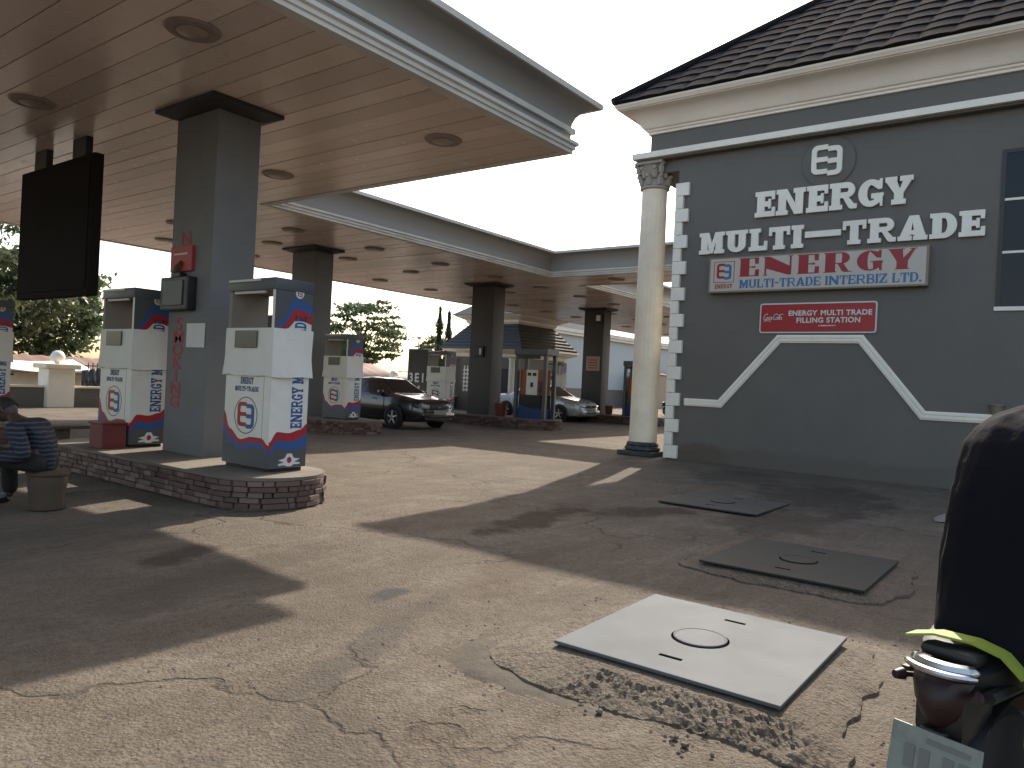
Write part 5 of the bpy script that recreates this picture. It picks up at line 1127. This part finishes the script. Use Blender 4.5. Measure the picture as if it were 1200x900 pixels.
# attendant in teal sitting by the brown column
J2 = dict(pelvis=(0, 0, .5), spine=(.01, 0, .68), chest=(.03, 0, .88), neck=(.05, 0, 1.03), head=(.07, 0, 1.15), shL=(.03, .17, .96), elL=(.08, .24, .70), wrL=(.3, .18, .58), shR=(.03, -.17, .96), elR=(.08, -.24, .7), wrR=(.3, -.18, .58), hipL=(.02, .1, .48), knL=(.42, .13, .5), anL=(.40, .13, .09), toL=(.55, .14, .035), hipR=(.02, -.1, .48), knR=(.42, -.13, .5), anR=(.4, -.13, .09), toR=(.55, -.14, .035), _r=dict(pelvis=.15, spine=.145, chest=.155, shL=.085, shR=.085, elL=.06, elR=.06, wrL=.045, wrR=.045, hipL=.13, hipR=.13))
person('person', (23.6, 19.25, 0), (-.8, -.6, 0), J2, 'small person in a teal shirt sitting on the white block beside the brown column', M_teal, M_trouser, (1, 0), .3)

# ================================================================== MOTORCYCLES
def motorcycle(name, loc, ang, label):
    r = empty(name, loc, label, 'motorcycle')
    def w_(cx, R0):
        wh = MB().lathe([(R0-.06, -.045), (R0-.02, -.045), (R0, -.02), (R0, .02), (R0-.02, .045), (R0-.06, .045)], 32, (cx, 0, R0), 'Y').build('wheel', M_rubber, r, True, world=False)
        b = MB(); b.lathe([(R0-.075, -.02), (R0-.058, -.03), (R0-.058, .03), (R0-.075, .02)], 32, (cx, 0, R0), 'Y'); b.lathe([(.01, -.06), (.05, -.05), (.05, .05), (.01, .06)], 16, (cx, 0, R0), 'Y')
        for k in range(18): a = k*.349; b.tube([(cx+.04*math.cos(a), .03*(-1)**k, R0+.04*math.sin(a)), (cx+(R0-.065)*math.cos(a+.2), 0, R0+(R0-.065)*math.sin(a+.2))], .003, 4)
        b.build('rim', M_chrome, wh, world=False)
    w_(.30, .30); w_(1.56, .30)
    f = MB()
    for s in (-1, 1): f.tube([(.05, s*.10, .70), (.55, s*.11, .70), (.75, s*.1, .62), (1.2, s*.05, .85)], .016, 6); f.tube([(.62, s*.09, .68), (.66, s*.1, .35), (1.0, s*.09, .22), (1.2, s*.06, .5), (1.25, 0, .82)], .016, 6); f.tube([(.30, s*.09, .30), (.68, s*.1, .36)], .018, 6)
    f.build('frame', M_dark, r, True, world=False)
    for s in (-1, 1): MB().tube([(.30, s*.12, .32), (.36, s*.13, .5), (.42, s*.13, .68)], .028, 8).build('rear_shock', M_chrome, r, True, world=False); MB().tube([(1.56, s*.08, .30), (1.42, s*.08, .62), (1.3, s*.07, .93)], .022, 8).build('front_fork', M_chrome, r, True, world=False)
    MB().bbox(.72, 1.08, -.13, .13, .25, .55, .04).build('engine', M_pgrey, r, True, world=False); MB().tube([(1.1, -.1, .35), (.9, -.14, .22), (.4, -.17, .25), (.05, -.18, .30)], [.02, .022, .04, .035], 8).build('exhaust', M_chrome, r, True, world=False)
    st = MB(); rows = [(.07, .06, .745), (.16, .11, .785), (.3, .14, .80), (.5, .135, .77), (.72, .11, .76), (.78, .08, .75)]
    for x, hw_, z in rows: st.v += [(x, -hw_, z-.09), (x, -hw_, z-.02), (x, -hw_*.6, z), (x, hw_*.6, z), (x, hw_, z-.02), (x, hw_, z-.09)]
    st.f = [(i*6+j, (i+1)*6+j, (i+1)*6+(j+1) % 6, i*6+(j+1) % 6) for i in range(len(rows)-1) for j in range(6)]+[tuple(range(6)), tuple(range(30, 36))]; st.build('seat', M_dark, r, True, world=False)
    tk_ = MB(); rows = [(.76, .07, .74, .66), (.84, .13, .84, .62), (1.0, .15, .88, .62), (1.14, .12, .87, .66), (1.24, .06, .82, .72)]
    for x, hw_, z, z0 in rows: tk_.v += [(x, -hw_, z0), (x, -hw_, (z+z0)/2), (x, -hw_*.6, z), (x, hw_*.6, z), (x, hw_, (z+z0)/2), (x, hw_, z0)]
    tk_.f = [(i*6+j, (i+1)*6+j, (i+1)*6+(j+1) % 6, i*6+(j+1) % 6) for i in range(4) for j in range(6)]+[tuple(range(6)), tuple(range(24, 30))]; tk_.build('fuel_tank', M_brickred, r, True, world=False)
    fd = MB()
    for cx, a0, a1, nm in ((.30, 35, 152, 'rear_fender'), (1.56, 40, 165, 'front_fender')):
        fd = MB(); n = 16
        for i in range(n+1):
            a = R_(a0+(a1-a0)*i/n); c, s = math.cos(a), math.sin(a); fd.v += [(cx+.345*c, -.075, .30+.345*s), (cx+.36*c, -.04, .30+.36*s), (cx+.36*c, .04, .30+.36*s), (cx+.345*c, .075, .30+.345*s)]
        fd.f = [(i*4+j, (i+1)*4+j, (i+1)*4+j+1, i*4+j+1) for i in range(n) for j in range(3)]; fd.build(nm, M_dark, r, True, world=False)
    # tail: black body, red lens, chrome rim, plate on its bracket
    tl = MB(); n = 14
    prof = [(0.02, .085, .735), (-.01, .088, .725), (-.03, .08, .70), (-.036, .07, .665), (-.025, .055, .63), (.0, .04, .605)]
    for x, hw_, z in prof: tl.v += [(x+.05*(abs(t_)**2.2), hw_*t_*.82, z) for t_ in [-1+2*i/n for i in range(n+1)]]
    tl.f = [(i*(n+1)+j, (i+1)*(n+1)+j, (i+1)*(n+1)+j+1, i*(n+1)+j+1) for i in range(5) for j in range(n)]; o = tl.build('tail_lamp', M_tail, r, True, world=False)
    MB().bbox(.015, .2, -.062, .062, .56, .735, .03).build('tail_body', M_dark, r, True, world=False)
    rim = MB(); pts = [(x_, y_, .745) for x_, y_ in [(-.022+.04*abs(t_)**2.4, .084*t_) for t_ in [-1+2*i/16 for i in range(17)]]]
    rim.tube(pts, [.005]+[.009]*15+[.005], 8); rim.tube([(p[0]+.032, p[1]*.9, .752) for p in pts], [.006]+[.016]*15+[.006], 8); rim.build('chrome_rim', M_chrome, r, True, world=False)
    MB().bbox(.05, .16, -.07, .07, .755, .79, .02).build('rack_pad', M_dark, r, True, world=False)
    for s in (-1, 1): st_ = MB().tube([(.06, s*.06, .70), (.01, s*.09, .705)], .007, 6).build('indicator', M_dark, r, world=False); MB().tube([(.012, s*.088, .705), (-.012, s*.095, .705)], [.016, .011], 10).build('lens', M_tail, st_, True, world=False)
    pl = MB().bbox(-.006, .002, -.105, .105, -.08, .08, .003).build('number_plate', M_plate, r, world=False); pl.location = (-.025, -.012, .515); pl.rotation_euler = (0, R_(12), 0)
    mk = MB(); [mk.box(-.0085, -.0062, y_-.012, y_+.012, -.02, .035) for y_ in (-.07, -.035, .02, .055)]; mk.box(-.0085, -.0062, -.08, .02, .05, .062); mk.build('plate_marks', mat('worn_plate_print', (.15, .15, .14), .6), pl, world=False)
    MB().bbox(-.012, .03, -.03, .03, .50, .60, .006).build('plate_bracket', M_dark, r, world=False)
    hb = MB(); hb.tube([(1.12, .36, 1.0), (1.2, .25, 1.03), (1.28, .06, .97), (1.28, -.06, .97), (1.2, -.25, 1.03), (1.12, -.36, 1.0)], .013, 8); hb.build('handlebar', M_dark, r, True, world=False)
    MB().lathe([(.02, -.06), (.07, -.04), (.09, .03), (.085, .06), (.02, .07)], 18, (1.42, 0, .86), 'X').build('headlight', M_chrome, r, True, world=False)
    for s in (-1, 1): MB().tube([(1.2, s*.26, 1.03), (1.18, s*.33, 1.16)], .006, 5).build('mirror_stalk', M_dark, r, world=False); MB().bbox(1.16, 1.18, s*.34-.05, s*.34+.05, 1.14, 1.22, .008).build('mirror', M_dark, r, world=False)
    r.rotation_euler = (0, 0, ang); return r
HA = R_(-17); T0 = Vector((2.13, .245, 0)); T1 = Vector((2.215, .125, 0)); hv = Vector((math.cos(HA), math.sin(HA), 0))
motorcycle('motorcycle', T0, HA, 'motorcycle seen from its tail with chrome-rimmed tail lamp and worn pale plate')
motorcycle('motorcycle', (39.0, 18.55, 0), R_(-70), 'far parked motorcycle between the fluted column and the quoins')
J3 = dict(pelvis=(.29, 0, .86), spine=(.31, 0, 1.0), chest=(.35, 0, 1.19), neck=(.46, 0, 1.41), head=(.53, 0, 1.55), shL=(.38, .16, 1.26), elL=(.62, .31, 1.08), wrL=(.92, .31, 1.06), shR=(.38, -.16, 1.26), elR=(.62, -.31, 1.08), wrR=(.92, -.31, 1.06),
          hipL=(.32, .12, .86), knL=(.78, .24, .72), anL=(.62, .22, .34), toL=(.80, .24, .27), hipR=(.32, -.12, .86), knR=(.78, -.24, .72), anR=(.62, -.22, .34), toR=(.80, -.24, .27), _jacket=1, _r={})
rider = person('person', T1, hv, J3, 'person in a loose dark jacket sitting on the motorcycle, back to the forecourt', M_black_cloth, M_trouser, (1, 0), .1)
jk = MB(); secs = [(.73, .268, .205, .235), (.745, .268, .222, .25), (.80, .272, .222, .252), (.87, .285, .208, .25), (.95, .30, .203, .25), (1.03, .312, .20, .25), (1.1, .322, .196, .25), (1.17, .333, .188, .248), (1.24, .345, .178, .242), (1.30, .357, .163, .232), (1.345, .372, .142, .212), (1.378, .39, .118, .178), (1.402, .415, .092, .13), (1.42, .445, .065, .085), (1.435, .46, .055, .065)]
def bez(ps, n):       # dense copies of the sections
    out = []
    for p, q_ in zip(ps, ps[1:]):
        for i in range(n): t_ = i/n; out.append(tuple(p[k]+(q_[k]-p[k])*t_ for k in range(4)))
    return out+[ps[-1]]
ds = bez(secs, 4); NA = 64; lfv = Vector((-hv.y, hv.x, 0))
for (z, a_, hd, hw_) in ds:
    for i in range(NA):
        t_ = 2*math.pi*i/NA; c_, s_ = math.cos(t_), math.sin(t_); k = 1+.06*noise.noise((c_*2.6+3, s_*2.6, z*1.7))+.085*noise.noise((c_*5, s_*5+z*1.5, z*2.0))*(1 if z < 1.36 else .3)+.02*noise.noise((c_*5, s_*5, z*14))
        e_ = .82; px = math.copysign(abs(c_)**e_, c_)*hd*k; py = math.copysign(abs(s_)**e_, s_)*hw_*k; p = T1+hv*(a_+px)+lfv*py; jk.v.append((p.x, p.y, z+.012*noise.noise((c_*3, s_*3, 5))))
jk.f = [(j*NA+i, j*NA+(i+1) % NA, (j+1)*NA+(i+1) % NA, (j+1)*NA+i) for j in range(len(ds)-1) for i in range(NA)]+[tuple(range(NA)), tuple(range((len(ds)-1)*NA, len(ds)*NA))]
for sgn in (-1, 1):
    sv_ = []; A_ = [(.40, .13, 1.28), (.48, .19, 1.20), (.56, .25, 1.12), (.64, .29, 1.075), (.76, .315, 1.06), (.90, .31, 1.06)]; jk.tube([T1+hv*a_+lfv*(b_*sgn)+Vector((0, 0, z_)) for a_, b_, z_ in A_], [.10, .105, .095, .085, .07, .055], 16)
jk.build('jacket', M_black_cloth, rider, 70)
sb = MB(); lf_ = Vector((-hv.y, hv.x, 0)); W = lambda a, b_, z: T0+hv*a+lf_*b_+Vector((0, 0, z))
def ribbon(pts, wdir, w, name, par):
    b = MB()
    for p in pts: b.v += [p-Vector(wdir)*w/2, p+Vector(wdir)*w/2]
    b.f = [(2*i, 2*i+2, 2*i+3, 2*i+1) for i in range(len(pts)-1)]; o = b.build(name, M_lime, par); o.modifiers.new('s', 'SOLIDIFY').thickness = .006; return o
gs = empty('reflective_strap', W(.2, 0, .8), 'yellow-green strap round the motorcycle seat behind the rider', 'strap')
ribbon([W(.07, .10, .80), W(.09, .04, .815), W(.115, -.04, .812), W(.14, -.10, .79), W(.15, -.145, .745)], hv, .06, 'top_band', gs)
ribbon([W(.165, -.152, z_) for z_ in (.752, .70, .64, .58)], hv, .055, 'hanging_end', gs)
